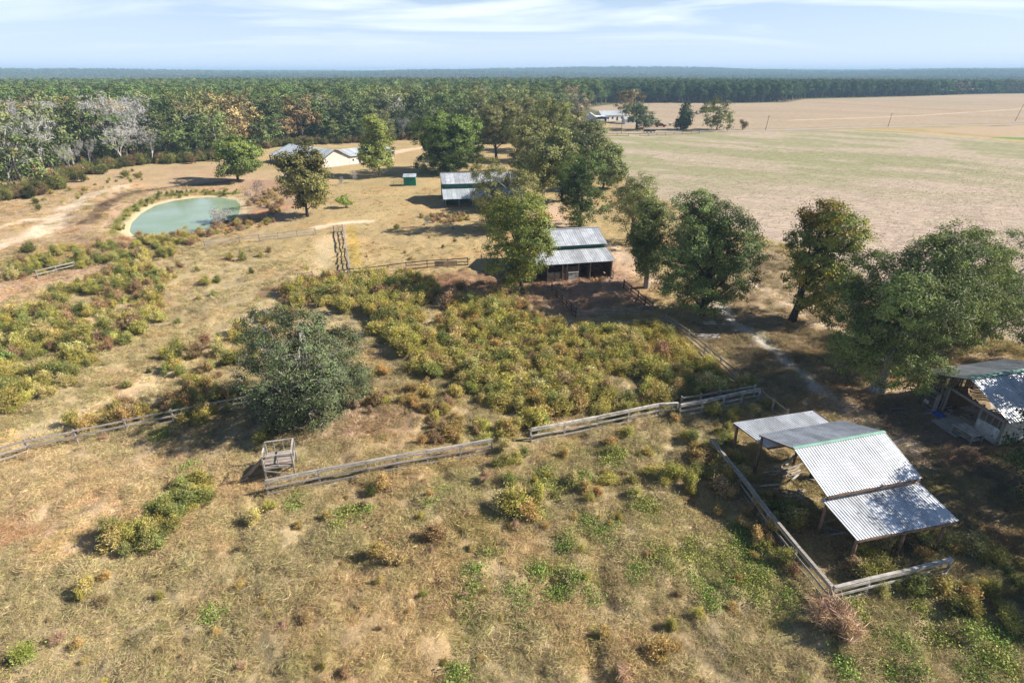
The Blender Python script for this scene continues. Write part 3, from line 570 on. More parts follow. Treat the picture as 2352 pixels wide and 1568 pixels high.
# ---- tumbledown shed at the right edge
def old_shed():
    ox, oy = 36.9, 44.5; a = 0.25; z0 = hz(ox+3, oy-3)
    u = np.array([math.cos(a), math.sin(a), 0]); v = np.array([math.sin(a), -math.cos(a), 0])
    th = Thing('open_shed', 'tumbledown open-fronted shed with blue-grey metal roof and exposed studs at right edge', 'shed', (ox+3, oy-3))
    P = lambda s, t, z: np.array([ox, oy, z0])+u*s+v*t+np.array([0, 0, z])
    W = 7.2; Ln = 9.5; ap = 3.85
    roof(th, P(-0.4, ap, 4.15), P(Ln, ap, 4.15), P(-0.4, -0.5, 2.55), P(Ln, -0.5, 2.55), 10, M_ROOF, ribs=4)
    roof(th, P(-0.4, ap, 4.15), P(Ln, ap, 4.15), P(-0.4, W+0.5, 2.35), P(Ln, W+0.5, 2.35), 10, M_ROOF, ribs=4)
    m = MB(); m.beam(P(-0.45, ap, 4.22), P(Ln, ap, 4.22), 0.4, 0.05); th.part('ridge_cap', m, M_GREENL)
    top = lambda t: (2.6+(4.1-2.6)*t/ap if t < ap else 4.1-(4.1-2.45)*(t-ap)/(W-ap))-0.08
    for t in (0.02, 0.35, 0.7, 1.05, 1.4, 1.75, 2.1): m = MB(); m.beam(P(0, t, -0.1), P(0.02, t, top(t)), 0.05, 0.10); th.part('stud', m, M_WOOD)
    for t in (2.35, 5.3, W-0.08): m = MB(); m.beam(P(0, t, -0.1), P(0, t, min(top(t), 2.5)), 0.14, 0.14); th.part('post', m, M_WOOD)
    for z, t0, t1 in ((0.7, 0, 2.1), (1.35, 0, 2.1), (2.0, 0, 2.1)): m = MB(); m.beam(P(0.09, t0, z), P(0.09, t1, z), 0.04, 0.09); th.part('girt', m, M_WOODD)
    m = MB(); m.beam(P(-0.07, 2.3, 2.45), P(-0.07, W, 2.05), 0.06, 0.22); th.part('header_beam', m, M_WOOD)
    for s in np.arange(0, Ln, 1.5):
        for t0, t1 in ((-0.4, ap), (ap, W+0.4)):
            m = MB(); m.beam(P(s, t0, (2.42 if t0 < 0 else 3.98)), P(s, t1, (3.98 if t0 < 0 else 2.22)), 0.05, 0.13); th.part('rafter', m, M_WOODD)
    # far side wall and back wall: upright boards with gaps
    i = 0
    for s in np.arange(0.15, Ln-0.1, 0.30):
        i += 1
        if i % 7 == 3: continue
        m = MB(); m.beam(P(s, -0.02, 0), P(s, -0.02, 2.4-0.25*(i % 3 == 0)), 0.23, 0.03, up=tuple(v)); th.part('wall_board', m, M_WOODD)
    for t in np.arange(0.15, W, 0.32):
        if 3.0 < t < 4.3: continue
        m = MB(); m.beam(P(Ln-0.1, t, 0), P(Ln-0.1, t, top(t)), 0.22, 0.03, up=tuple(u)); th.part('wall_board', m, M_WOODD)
    # block wall
    m = MB(); wallquad(m, P(0, 5.3, 0), P(0, W-0.1, 0), z0-0.1, z0+1.25, 0.16); o = th.part('front_wall', m, M_WHITEB, label='peeling white half-height wall')
    m = MB(); wallquad(m, P(0.1, W, 0), P(Ln, W, 0), z0-0.1, z0+2.0, 0.16); th.part('side_wall', m, M_WHITEB)
    for t in (5.8, 6.3, 6.8): m = MB(); m.beam(P(0.02, t, 1.26), P(0.02, t, 2.1), 0.05, 0.07); th.part('stud', m, M_WOOD)
    m = MB(); m.hexa([P(-2.2, 2.2, -0.2), P(Ln-0.3, 2.2, -0.2), P(Ln-0.3, 5.6, -0.2), P(-2.2, 5.6, -0.2), P(-2.2, 2.2, 0.07), P(Ln-0.3, 2.2, 0.07), P(Ln-0.3, 5.6, 0.07), P(-2.2, 5.6, 0.07)]); th.part('floor_slab', m, M_CONC)
    # things around it
    t2 = Thing('hutch', 'grey open-shelved wooden hutch standing by the left post of the old shed', 'cabinet', tuple(P(-0.75, 1.75, 0)[:2])); c = P(-0.75, 1.75, 0)-[0, 0, z0]+[0, 0, t2.o[2]]
    F = lambda s, t, z: c+u*s+v*t+np.array([0, 0, z])
    def bx(s0, s1, t0_, t1_, za, zb): m = MB(); m.hexa([F(s0, t0_, za), F(s1, t0_, za), F(s1, t1_, za), F(s0, t1_, za), F(s0, t0_, zb), F(s1, t0_, zb), F(s1, t1_, zb), F(s0, t1_, zb)]); return m
    for t in (-0.5, 0.46): t2.part('side_panel', bx(-0.25, 0.25, t, t+0.04, 0, 1.7), M_WOOD)
    t2.part('back_panel', bx(0.255, 0.28, -0.5, 0.5, 0, 1.7), M_WOODD); t2.part('top', bx(-0.28, 0.28, -0.53, 0.53, 1.703, 1.75), M_WOODP)
    for z in (0.1, 0.5, 0.85, 1.35): t2.part('shelf', bx(-0.24, 0.25, -0.455, 0.455, z, z+0.04), M_WOOD)
    t2.part('drawer_front', bx(-0.27, -0.245, -0.45, 0.0, 0.56, 0.84), M_WOODP)
    c = P(-1.6, 5.9, 0); c[2] = hz(c[0], c[1]); t3 = Thing('wooden_crate', 'old wooden crate table lying before the white wall of the shed', 'crate', tuple(c[:2])); F2 = lambda s, t, z: c+u*s+v*t+np.array([0, 0, z])
    for nm, s0, s1, ta, tb_, za, zb in (('top', -0.6, 0.6, -0.9, 0.9, 0.75, 0.8), ('shelf', -0.5, 0.5, -0.8, 0.8, 0.2, 0.24)):
        m = MB(); m.hexa([F2(s0, ta, za), F2(s1, ta, za), F2(s1, tb_, za), F2(s0, tb_, za), F2(s0, ta, zb), F2(s1, ta, zb), F2(s1, tb_, zb), F2(s0, tb_, zb)]); t3.part(nm, m, M_WOODP)
    for s in (-0.55, 0.55):
        for t in (-0.85, 0.85): m = MB(); m.beam(F2(s, t, 0), F2(s, t, 0.745), 0.08, 0.08); t3.part('leg', m, M_WOOD)
    # tarp
    rg = np.random.default_rng(3); n = 12; c = P(-0.8, 2.75, 0.12); X = []
    for i in range(n):
        for j in range(n): X.append(c+u*((i/(n-1)-.5)*.7)+v*((j/(n-1)-.5)*.9)+np.array([0, 0, 0.28*rg.random()*math.exp(-((i-5.5)**2+(j-5.5)**2)/22)]))
    me = mesh_np('blue_tarp', np.array(X), np.array([(i*n+j, i*n+j+1, (i+1)*n+j+1, (i+1)*n+j) for i in range(n-1) for j in range(n-1)]), M_BLUE)
    link('blue_tarp', me, label='crumpled bright blue tarp at the foot of the grey hutch', cat='tarp')
    c = Q(2108, 968, 0); t4 = Thing('bench_frame_junk', 'rusty metal bench frame lying in the shade left of the hutch', 'bench frame', tuple(c[:2])); z = t4.o[2]; c[2] = z
    for p, q in (((-.7, -.3, .05), (.7, -.3, .05)), ((-.7, .3, .05), (.7, .3, .05)), ((-.7, -.3, .05), (-.7, -.3, .5)), ((.7, -.3, .05), (.7, -.3, .5)), ((-.7, .3, .05), (-.7, .3, .5)), ((.7, .3, .05), (.7, .3, .5)), ((-.75, -.3, .5), (.75, -.3, .5)), ((-.75, .3, .5), (.75, .3, .5))):
        m = MB(); m.beam(c+np.array(p), c+np.array(q), 0.06, 0.06); t4.part('bar', m, M_STEEL)
    g0, g1 = Q(2105, 925, 0.6), Q(2160, 916, 0.9); m = MB(); m.beam(g0, g1, 0.12, 0.12); m.beam(g0-[0, 0, .6], g0, .08, .08); m.beam(g1-[0, 0, .9], g1, .08, .08)
    m.build('pole_rail', M_WOOD, label='pale pole on two stakes running up to the shed corner', cat='rail')
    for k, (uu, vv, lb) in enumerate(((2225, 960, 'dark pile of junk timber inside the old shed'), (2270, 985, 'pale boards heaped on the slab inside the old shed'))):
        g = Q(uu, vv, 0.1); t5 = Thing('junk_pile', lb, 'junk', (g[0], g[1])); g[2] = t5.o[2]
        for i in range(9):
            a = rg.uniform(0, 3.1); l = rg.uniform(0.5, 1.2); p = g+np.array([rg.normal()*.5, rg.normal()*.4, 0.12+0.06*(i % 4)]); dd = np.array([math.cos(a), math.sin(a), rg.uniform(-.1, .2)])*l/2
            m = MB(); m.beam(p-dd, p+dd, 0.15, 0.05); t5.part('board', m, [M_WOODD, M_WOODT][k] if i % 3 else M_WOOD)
old_shed()

# ---- two green steel barns of the same pattern
def steel_barn(kind):
    if kind == 'stall':
        a = 0.205; ox, oy = 14.4, 78.3; Ln = 11.8; e_low, e_top, e_main, ridge = 2.65, 3.5, 4.15, 5.5; d1, d2, d3 = 3.6, 3.75, 7.7; dback = 11.6
        th = Thing('stall_barn', 'green steel barn with open wooden stalls under its front roof beside the dirt pen', 'barn', (ox-5, oy+4))
    else:
        a = 0.17; ox, oy = 2.8, 127.0; Ln = 17.5; e_low, e_top, e_main, ridge = 2.15, 3.5, 4.6, 6.2; d1, d2, d3 = 4.2, 4.35, 9.0; dback = 13.8
        th = Thing('green_barn', 'dark green steel barn with open front lean-to partly behind trees', 'barn', (ox-8, oy+5))
    z0 = th.o[2]; u = np.array([math.cos(a), math.sin(a), 0]); v = np.array([-math.sin(a), math.cos(a), 0])
    P = lambda s, t, z: np.array([ox, oy, z0])+u*s+v*t+np.array([0, 0, z])
    ov = 0.35
    roof(th, P(-Ln-ov, d1, e_top), P(ov, d1, e_top), P(-Ln-ov, -0.3, e_low), P(ov, -0.3, e_low), int(Ln+1), M_ROOF2 if kind != 'stall' else M_ROOF, ribs=3)
    roof(th, P(-Ln-ov, d3, ridge), P(ov, d3, ridge), P(-Ln-ov, d2-0.35, e_main), P(ov, d2-0.35, e_main), int(Ln+1), M_ROOF, ribs=3)
    roof(th, P(-Ln-ov, d3, ridge), P(ov, d3, ridge), P(-Ln-ov, dback+0.35, e_main), P(ov, dback+0.35, e_main), int(Ln+1), M_ROOF, ribs=3)
    m = MB(); m.beam(P(-Ln-ov, d3, ridge+0.06), P(ov, d3, ridge+0.06), 0.35, 0.05); th.part('ridge_cap', m, M_ROOF2)
    # walls
    def rw(nm, p, q, zl, zh, out, zhb=None, mat=M_GREEN):
        m = MB(); wallquad(m, p, q, zl, zh, 0.08, zhb); ribwall(m, p, q, zl, zh, 0.3, out, zhb); return th.part(nm, m, mat)
    rw('upper_wall', P(-Ln+.05, d2+.08, 0), P(-.05, d2+.08, 0), z0+e_top-0.25, z0+e_main-0.05, -1)
    rw('back_wall', P(-Ln+.05, dback, 0), P(-.05, dback, 0), z0, z0+e_main-0.05, 1)
    for s, out in ((-Ln, 1), (0, -1)):
        for t0, t1, za, zb in ((d2+.08, d3, e_main-.1, ridge-.1), (d3+.01, dback, ridge-.1, e_main-.1)):
            rw('end_wall', P(s, t0, 0), P(s, t1, 0), z0, z0+za, out, z0+zb)
    if kind == 'stall':
        m = MB(); wallquad(m, P(-0.02, 0.1, 0), P(-0.02, d2-.02, 0), z0, z0+2.45, 0.06, z0+3.2); th.part('side_wall', m, M_WOODB)
        m = MB(); wallquad(m, P(-Ln, 0.1, 0), P(-Ln, d2-.02, 0), z0, z0+2.45, 0.06, z0+3.2); th.part('side_wall', m, M_WOODB)
        m = MB(); wallquad(m, P(-Ln+.1, d2-.1, 0), P(-.1, d2-.1, 0), z0, z0+3.2, 0.05); th.part('stall_back_wall', m, M_WOODB)
        for s in (-Ln+.1, -9.6, -7.4, -6.75, -5.05, -3.3, -0.1):
            m = MB(); m.beam(P(s, 0, -.1), P(s, 0, e_low-.05), 0.15, 0.15); th.part('post', m, M_WOODT)
        for s in (-3.35, -5.0): m = MB(); wallquad(m, P(s, 0.12, 0), P(s, d2-.15, 0), z0, z0+1.6, 0.05); th.part('stall_partition', m, M_WOODB)
        m = MB(); m.beam(P(-Ln, 0, e_low-.1), P(0, 0, e_low-.1), 0.06, 0.18); th.part('header_beam', m, M_WOODB)
        m = MB(); wallquad(m, P(-7.35, .02, 0), P(-5.1, .02, 0), z0+1.35, z0+2.1, 0.05); th.part('grille_panel', m, M_WOODB)
        for k in range(14): m = MB(); p = P(-7.3+k*.165, -.05, 0); m.beam((p[0], p[1], z0+1.36), (p[0], p[1], z0+2.08), .025, .025); th.part('grille_bar', m, M_WOODD)
        m = MB(); wallquad(m, P(-6.55, -.06, 0), P(-5.15, -.06, 0), z0+.05, z0+1.25, 0.05); dr = th.part('stall_door', m, M_WOODP)
        for z in (.1, 1.28): m = MB(); m.beam(P(-6.6, -.12, z), P(-5.1, -.12, z), .04, .1); th.part('door_rail', m, M_WHITE, parent=dr)
        m = MB(); wallquad(m, P(-7.35, .02, 0), P(-6.62, .02, 0), z0+.02, z0+1.25, 0.05); th.part('stall_panel', m, M_WOODB)
        for s in (-9.6, -8.5): m = MB(); wallquad(m, P(s, .02, 0), P(s+1.05, .02, 0), z0+.02, z0+1.5, 0.05); th.part('stall_panel', m, M_WOODD)
        rg = np.random.default_rng(8)
        for i in range(9):
            p = P(-2.9+rg.uniform(0, 2.6), rg.uniform(-.5, .6), 0); r = rg.uniform(.18, .42); m = MB()
            m.tube([(p[0], p[1], z0-.05), (p[0], p[1], z0+r*.35), (p[0]+.05, p[1], z0+r*.7)], [r, r*.85, r*.4], 7)
            m.build('dirt_clod', [M_ROCK, M_WOODB][i % 2], label='lump of clay soil on the floor edge of the open stall', cat='clod', group='clods by the open stall')
    else:
        rw('end_wall', P(-Ln, .9, 0), P(-Ln, d2-.02, 0), z0, z0+2.3, 1, z0+3.2); rw('inner_wall', P(-Ln+.05, d2-.1, 0), P(-.05, d2-.1, 0), z0, z0+3.2, -1)
        for s in np.arange(-Ln+.1, 0.1, 2.9): m = MB(); m.beam(P(s, 0, -.1), P(s, 0, e_low-.02), 0.13, 0.13); th.part('post', m, M_STEEL)
        m = MB(); wallquad(m, P(-Ln-.06, d2+1.2, 0), P(-Ln-.06, d2+4.2, 0), z0+.03, z0+3.2, 0.05); th.part('sliding_door', m, M_ROOF2)
        m = MB(); m.hexa([P(-Ln-1.9, .6, -.1), P(-Ln-.1, .6, -.1), P(-Ln-.1, 5.6, -.1), P(-Ln-1.9, 5.6, -.1), P(-Ln-1.9, .6, .12), P(-Ln-.1, .6, .12), P(-Ln-.1, 5.6, .12), P(-Ln-1.9, 5.6, .12)]); th.part('concrete_pad', m, M_CONC)
        m = MB(); m.hexa([P(-Ln+.3, -.1, -.1), P(-.3, -.1, -.1), P(-.3, d1, -.1), P(-Ln+.3, d1, -.1), P(-Ln+.3, -.1, .08), P(-.3, -.1, .08), P(-.3, d1, .08), P(-Ln+.3, d1, .08)]); th.part('floor_slab', m, M_CONC)
steel_barn('stall'); steel_barn('green')

# ---- small green shed on the lawn
def small_shed():
    a = 0.1; c = Q(961, 437, 0); th = Thing('garden_shed', 'small bright green shed with flat pale roof on the lawn left of the green barn', 'shed', (c[0], c[1]+1)); z0 = th.o[2]
    u = np.array([math.cos(a), math.sin(a), 0]); v = np.array([-math.sin(a), math.cos(a), 0]); P = lambda s, t, z: np.array([c[0], c[1], z0])+u*s+v*t+np.array([0, 0, z])
    for p, q, zh, zb in ((P(-1.5, 0, 0), P(1.5, 0, 0), 2.2, 2.2), (P(-1.5, 2.4, 0), P(1.5, 2.4, 0), 2.6, 2.6), (P(-1.5, .05, 0), P(-1.5, 2.35, 0), 2.2, 2.58), (P(1.5, .05, 0), P(1.5, 2.35, 0), 2.2, 2.58)):
        m = MB(); wallquad(m, p, q, z0-.1, z0+zh, .06, z0+zb); th.part('wall', m, M_GREENS)
    roof(th, P(-1.7, 2.6, 2.68), P(1.7, 2.6, 2.68), P(-1.7, -.3, 2.24), P(1.7, -.3, 2.24), 4, M_ROOF2, ribs=3)
    t2 = Thing('wire_pen', 'small wire pen with pale posts against the left side of the green shed', 'pen', (c[0]-3.2, c[1]+.8))
    g = np.array([c[0]-3.2, c[1]+.8, t2.o[2]])
    for dx, dy in ((-1.4, -.9), (-1.4, .9), (1.2, -.9), (1.2, .9)): m = MB(); m.beam(g+[dx, dy, 0], g+[dx, dy, 1.3], .08, .08); t2.part('post', m, M_WOODT)
    for (a_, b_) in (((-1.4, -.9), (1.2, -.9)), ((-1.4, .9), (1.2, .9)), ((-1.4, -.9), (-1.4, .9))):
        for z in (1.28, .7): m = MB(); m.beam(g+[*a_, z], g+[*b_, z], .05, .06); t2.part('rail', m, M_WOODT)
small_shed()

# ---- stone house beyond the pond
def house():
    O = np.array([-55.1, 184.6, 0]); u = np.array([.78, -.626, 0]); v = np.array([.626, .78, 0])
    th = Thing('stone_house', 'long pale stone house with grey metal roof, end gable and low side wing', 'house', (-62, 192)); z0 = th.o[2]
    P = lambda s, t, z: O+u*s+v*t+np.array([0, 0, z0+z])
    hw, ze, zr = 5.0, 2.7, 5.1
    sl = (zr-ze)/hw; n = 24
    roof(th, P(-25, 0, zr), P(.5, 0, zr), P(-25, hw+.5, ze-.25), P(.5, hw+.5, ze-.25), n, M_ROOF2, ribs=2, rh=.03)
    roof(th, P(-5.5, 0, zr), P(.5, 0, zr), P(-5.5, -hw-.5, ze-.25), P(.5, -hw-.5, ze-.25), 6, M_ROOF2, ribs=2, rh=.03)
    roof(th, P(-25, 0, zr), P(-5.5, 0, zr), P(-25, -8.2, 2.35), P(-5.5, -8.2, 2.35), 18, M_ROOF2, ribs=2, rh=.03)
    # walls
    for p, q, za, zb in ((P(0, -hw, 0), P(0, 0, 0), ze-.05, zr-.08), (P(0, 0, 0), P(0, hw, 0), zr-.08, ze-.05), (P(-20, -hw, 0), P(-.1, -hw, 0), ze-.05, ze-.05), (P(-20, hw, 0), P(-.1, hw, 0), ze-.05, ze-.05), (P(-20, -hw, 0), P(-20, 0, 0), ze-.05, zr-.08), (P(-20, 0, 0), P(-20, hw, 0), zr-.08, ze-.05)):
        m = MB(); wallquad(m, p, q, z0-.1, z0+za, .2, z0+zb); th.part('wall', m, M_STONE)
    for s in (-24.6, -22, -20.2, -17.5, -14.5, -11.5, -8.5, -5.7): m = MB(); m.beam(P(s, -7.8, -.1), P(s, -7.8, 2.35), .3, .3); th.part('porch_post', m, M_WOODB)
    for s in (-24.6,):
        for t in (-4.5, -1, 3, 5): m = MB(); m.beam(P(s, t, -.1), P(s, t, 2.6), .3, .3); th.part('porch_post', m, M_WOODB)
    m = MB(); m.beam(P(-24.7, -7.8, 2.2), P(-5.6, -7.8, 2.2), .12, .22); th.part('porch_beam', m, M_WOODB)
    for i, s in enumerate((-18, -14, -10, -6.5, -3)):
        m = MB(); p = P(s, -hw-.12, 0); q = P(s+1.2, -hw-.12, 0); wallquad(m, p, q, z0+.9, z0+2.1, .04); f = th.part('window', m, M_WHITE)
        m = MB(); wallquad(m, P(s+.1, -hw-.16, 0), P(s+1.1, -hw-.16, 0), z0+1.0, z0+2.0, .03); th.part('pane', m, M_DARK, parent=f)
    for t in (-2.6, -.2):   # white doors and windows in the gable
        m = MB(); wallquad(m, P(.12, t, 0), P(.12, t+.8, 0), z0+.5, z0+1.75, .05); f = th.part('window', m, M_WHITE)
    m = MB(); wallquad(m, P(.12, 3.0, 0), P(.12, 4.2, 0), z0+2.0, z0+2.2, .05); th.part('vent', m, M_WHITE)
    # wing
    wl = 23.5; zw = 2.55; zwr = 4.3
    roof(th, P(-4.9, hw-.5, zwr), P(-4.9, wl, zwr), P(.45, hw+.55, zw-.1), P(.45, wl, zw-.1), 14, M_ROOF2, ribs=2, rh=.03)
    roof(th, P(-4.9, hw-.5, zwr), P(-4.9, wl, zwr), P(-10.2, hw+.55, zw-.1), P(-10.2, wl, zw-.1), 14, M_ROOF2, ribs=2, rh=.03)
    m = MB(); wallquad(m, P(-.02, hw+.12, 0), P(-.02, wl-.4, 0), z0-.1, z0+zw, .2); th.part('wall', m, M_STONE)
    for p, q, za, zb in ((P(0, wl-.4, 0), P(-4.9, wl-.4, 0), zw, zwr-.08), (P(-4.9, wl-.4, 0), P(-9.8, wl-.4, 0), zwr-.08, zw)): m = MB(); wallquad(m, p, q, z0-.1, z0+za, .2, z0+zb); th.part('wall', m, M_STONE)
    m = MB(); m.beam(P(.47, hw+.5, zw-.17), P(.47, wl, zw-.17), .05, .22); th.part('fascia', m, M_DARK)
    for t0, t1 in ((0, hw+.5), (0, -hw-.5)): m = MB(); m.beam(P(.52, t0, zr-.06), P(.52, t1, ze-.31), .05, .22); th.part('fascia', m, M_DARK)
    for t, w, za, zb in ((6.2, .8, .9, 1.8), (8.6, 1.0, .1, 2.1), (11, .9, .9, 2.0), (13.5, .9, .9, 2.0), (15.6, .9, .9, 2.0)):
        m = MB(); wallquad(m, P(.11, t, 0), P(.11, t+w, 0), z0+za, z0+zb, .05); f = th.part('window' if za > .5 else 'door', m, M_WHITE)
        m = MB(); wallquad(m, P(.15, t+.1, 0), P(.15, t+w-.1, 0), z0+za+.12, z0+zb-.1, .03); th.part('pane', m, M_DARK, parent=f)
    for uu, vv, lb in ((824, 384, 'grey air-conditioning unit left of the pair by the house wing wall'), (836, 382.5, 'grey air-conditioning unit right of the pair by the house wing wall')):
        g = Q(uu, vv, 0); t2 = Thing('air_conditioner', lb, 'air conditioner', (g[0], g[1])); m = MB(); z = t2.o[2]
        m.box(g[0]-.55, g[0]+.55, g[1]-.5, g[1]+.5, z, z+.95); t2.part('housing', m, M_STEEL); m = MB(); m.tube([(g[0], g[1], z+.952), (g[0], g[1], z+1.0)], .42, 12); t2.part('fan_grille', m, M_BLACK)
    g = Q(663, 415, 0); m = MB(); z = hz(g[0], g[1]); m.tube([(g[0], g[1], z), (g[0], g[1], z+.7)], .22, 8); m.tube([(g[0]+.7, g[1], z), (g[0]+.7, g[1], z+.5)], .3, 8); m.build('well_head', M_WHITE, label='small white well head standing on the lawn before the house porch', cat='well head')
house()

# ---- far white farm across the field
def gable_house(name, label, cat, c, a, L, W, ze, zr, wall, rmat, n=6, wins=()):
    th = Thing(name, label, cat, (c[0], c[1])); z0 = th.o[2]; u = np.array([math.cos(a), math.sin(a), 0]); v = np.array([-math.sin(a), math.cos(a), 0])
    P = lambda s, t, z: np.array([c[0], c[1], z0])+u*s+v*t+np.array([0, 0, z])
    for s in (1, -1): roof(th, P(-L/2-.4, 0, zr), P(L/2+.4, 0, zr), P(-L/2-.4, s*(W/2+.4), ze-.1), P(L/2+.4, s*(W/2+.4), ze-.1), n, rmat, ribs=2)
    for p, q, za, zb in ((P(-L/2, -W/2, 0), P(L/2, -W/2, 0), ze, ze), (P(-L/2, W/2, 0), P(L/2, W/2, 0), ze, ze)) + tuple((P(s, k*W/2, 0), P(s, 0, 0), ze-.05, zr-.12) for s in (-L/2, L/2) for k in (-1, 1)):
        m = MB(); wallquad(m, p, q, z0-.1, z0+za, .12, z0+zb); th.part('wall', m, wall)
    for s, za, zb in wins:
        m = MB(); wallquad(m, P(s, -W/2-.08, 0), P(s+1.1, -W/2-.08, 0), z0+za, z0+zb, .05); th.part('window', m, M_DARK)
    return th, P
def far_farm():
    gable_house('garage', 'white gabled garage at the left end of the far farmyard', 'garage', (45.5, 356), math.pi/2-.12, 9, 7.5, 2.8, 5.2, M_WHITE, M_ROOF2, 5)
    gable_house('farmhouse', 'white farmhouse with low pale metal roof behind the far live oak', 'house', (60, 372), 0.25, 15, 9, 3.2, 5.4, M_WHITE, M_ROOF2, 8, ((-4, 1, 2.2), (-1, 1, 2.2), (2, .1, 2.2), (5, 1, 2.2)))
    th, P = gable_house('farm_cottage', 'small white cottage showing right of the farmhouse behind the oak', 'cottage', (66, 345), 0.2, 6, 5, 2.6, 4.0, M_WHITE, M_ROOF2, 4, ((-1.5, 1, 2), (1, 1, 2)))
    th = Thing('carport', 'dark open carport with flat white roof between garage and farmhouse', 'carport', (52.5, 356)); z = th.o[2]
    m = MB(); m.hexa([(49, 353, z+2.9), (56, 353, z+2.9), (56, 360, z+3.2), (49, 360, z+3.2), (49, 353, z+3.05), (56, 353, z+3.05), (56, 360, z+3.35), (49, 360, z+3.35)]); th.part('roof', m, M_WHITE)
    for x in (49.2, 52.4, 55.8):
        for y in (353.2, 359.8): m = MB(); m.beam((x, y, z), (x, y, z+2.9), .2, .2); th.part('post', m, M_WOODD)
    m = MB(); wallquad(m, (49.2, 359), (55.8, 359), z, z+2.9, .1); th.part('back_wall', m, M_WOODD)
    g = Q(1406, 293, 0); th = Thing('cargo_box', 'white box trailer parked before the white garage', 'trailer', (g[0], g[1])); z = th.o[2]
    m = MB(); m.box(g[0]-2.2, g[0]+2.2, g[1]-1.2, g[1]+1.2, z+.6, z+2.9); th.part('body', m, M_WHITE); m = MB(); m.box(g[0]-2.25, g[0]+2.25, g[1]-1.25, g[1]+1.25, z+1.9, z+2.05); th.part('trim', m, M_STEEL)
    for x in (-1.2, -.2): m = MB(); m.tube([(g[0]+x, g[1]-1.25, z+.35), (g[0]+x, g[1]-1.0, z+.35)], .35, 12); th.part('wheel', m, M_BLACK)
    g = Q(1522, 296, 0); th = Thing('caravan', 'faded pink and white caravan parked right of the far live oak', 'caravan', (g[0], g[1])); z = th.o[2]
    m = MB(); m.box(g[0]-3, g[0]+3, g[1]-1.3, g[1]+1.3, z+.6, z+3.0); th.part('body', m, M_PINK); m = MB(); m.box(g[0]-3.1, g[0]+3.1, g[1]-1.4, g[1]+1.4, z+3.0, z+3.15); th.part('roof', m, M_WHITE)
    m = MB(); m.box(g[0]-2.7, g[0]-1.2, g[1]-1.34, g[1]-1.3, z+.8, z+2.6); th.part('door', m, M_WHITE); m = MB(); m.box(g[0]+.3, g[0]+1.8, g[1]-1.34, g[1]-1.3, z+1.6, z+2.4); th.part('window', m, M_DARK)
    for x in (-.6, .6): m = MB(); m.tube([(g[0]+x, g[1]-1.35, z+.36), (g[0]+x, g[1]-1.1, z+.36)], .36, 12); th.part('wheel', m, M_BLACK)
    g = Q(1548, 298, 0); th = Thing('pickup_truck', 'dark red pickup truck parked beside the caravan', 'truck', (g[0], g[1])); z = th.o[2]; x, y = g[0], g[1]
    m = MB(); m.box(x-2.9, x+2.8, y-.95, y+.95, z+.5, z+1.15); m.box(x-2.88, x-2.8, y-.93, y+.93, z+1.15, z+1.5); m.box(x-2.8, x-.6, y-.95, y-.87, z+1.15, z+1.5); m.box(x-2.8, x-.6, y+.87, y+.95, z+1.15, z+1.5); th.part('body', m, M_RED)
    m = MB(); m.hexa([(x-.6, y-.9, z+1.15), (x+1.5, y-.9, z+1.15), (x+1.5, y+.9, z+1.15), (x-.6, y+.9, z+1.15), (x-.4, y-.75, z+1.9), (x+.8, y-.75, z+1.9), (x+.8, y+.75, z+1.9), (x-.4, y+.75, z+1.9)]); th.part('cab', m, M_RED)
    m = MB(); m.hexa([(x-.4, y-.92, z+1.25), (x+1.1, y-.92, z+1.25), (x+1.1, y-.86, z+1.25), (x-.4, y-.86, z+1.25), (x-.3, y-.82, z+1.78), (x+.75, y-.82, z+1.78), (x+.75, y-.76, z+1.78), (x-.3, y-.76, z+1.78)]); th.part('window', m, M_DARK)
    for dx in (-1.8, 1.8):
        for dy in (-.98, .78): m = MB(); m.tube([(x+dx, y+dy, z+.4), (x+dx, y+dy+.2, z+.4)], .4, 14); th.part('wheel', m, M_BLACK)
    g = Q(1576, 294, 0); th = Thing('hay_wagon', 'low red and white wagon standing between the truck and the conifer', 'wagon', (g[0], g[1])); z = th.o[2]; x, y = g[0], g[1]
    m = MB(); m.box(x-2.2, x+2.2, y-.9, y+.9, z+.7, z+.85); th.part('deck', m, M_RED); m = MB(); m.box(x-2.2, x-.2, y-.9, y+.9, z+.86, z+1.4); th.part('load', m, M_WHITE)
    for dx in (-1.6, 1.6): m = MB(); m.tube([(x+dx, y-1, z+.4), (x+dx, y-.8, z+.4)], .4, 10); th.part('wheel', m, M_BLACK)
    for i, (uu, vv) in enumerate(((1497, 306.5), (1503, 306), (1512, 311.5), (1521, 312), (1530, 311.5))):
        g = Q(uu, vv, 0); z = hz(g[0], g[1]); m = MB(); x, y = g[0], g[1]
        m.tube([(x-.9, y, z+1.0), (x-.5, y, z+1.05), (x+.5, y, z+1.05), (x+.95, y, z+1.0)], [.28, .42, .44, .3], 8); m.tube([(x+.9, y, z+1.1), (x+1.3, y, z+.9+.3*(i % 2)), (x+1.6, y, z+.75)], [.22, .18, .1], 6)
        for dx in (-.65, .65):
            for dy in (-.2, .2): m.tube([(x+dx, y+dy, z+.9), (x+dx, y+dy, z)], [.12, .07], 5)
        m.build('cow', M_BLACK, label='black cow standing in the far yard by the farm road', cat='cow', group='black cattle by the farm road', smooth=True)
far_farm()

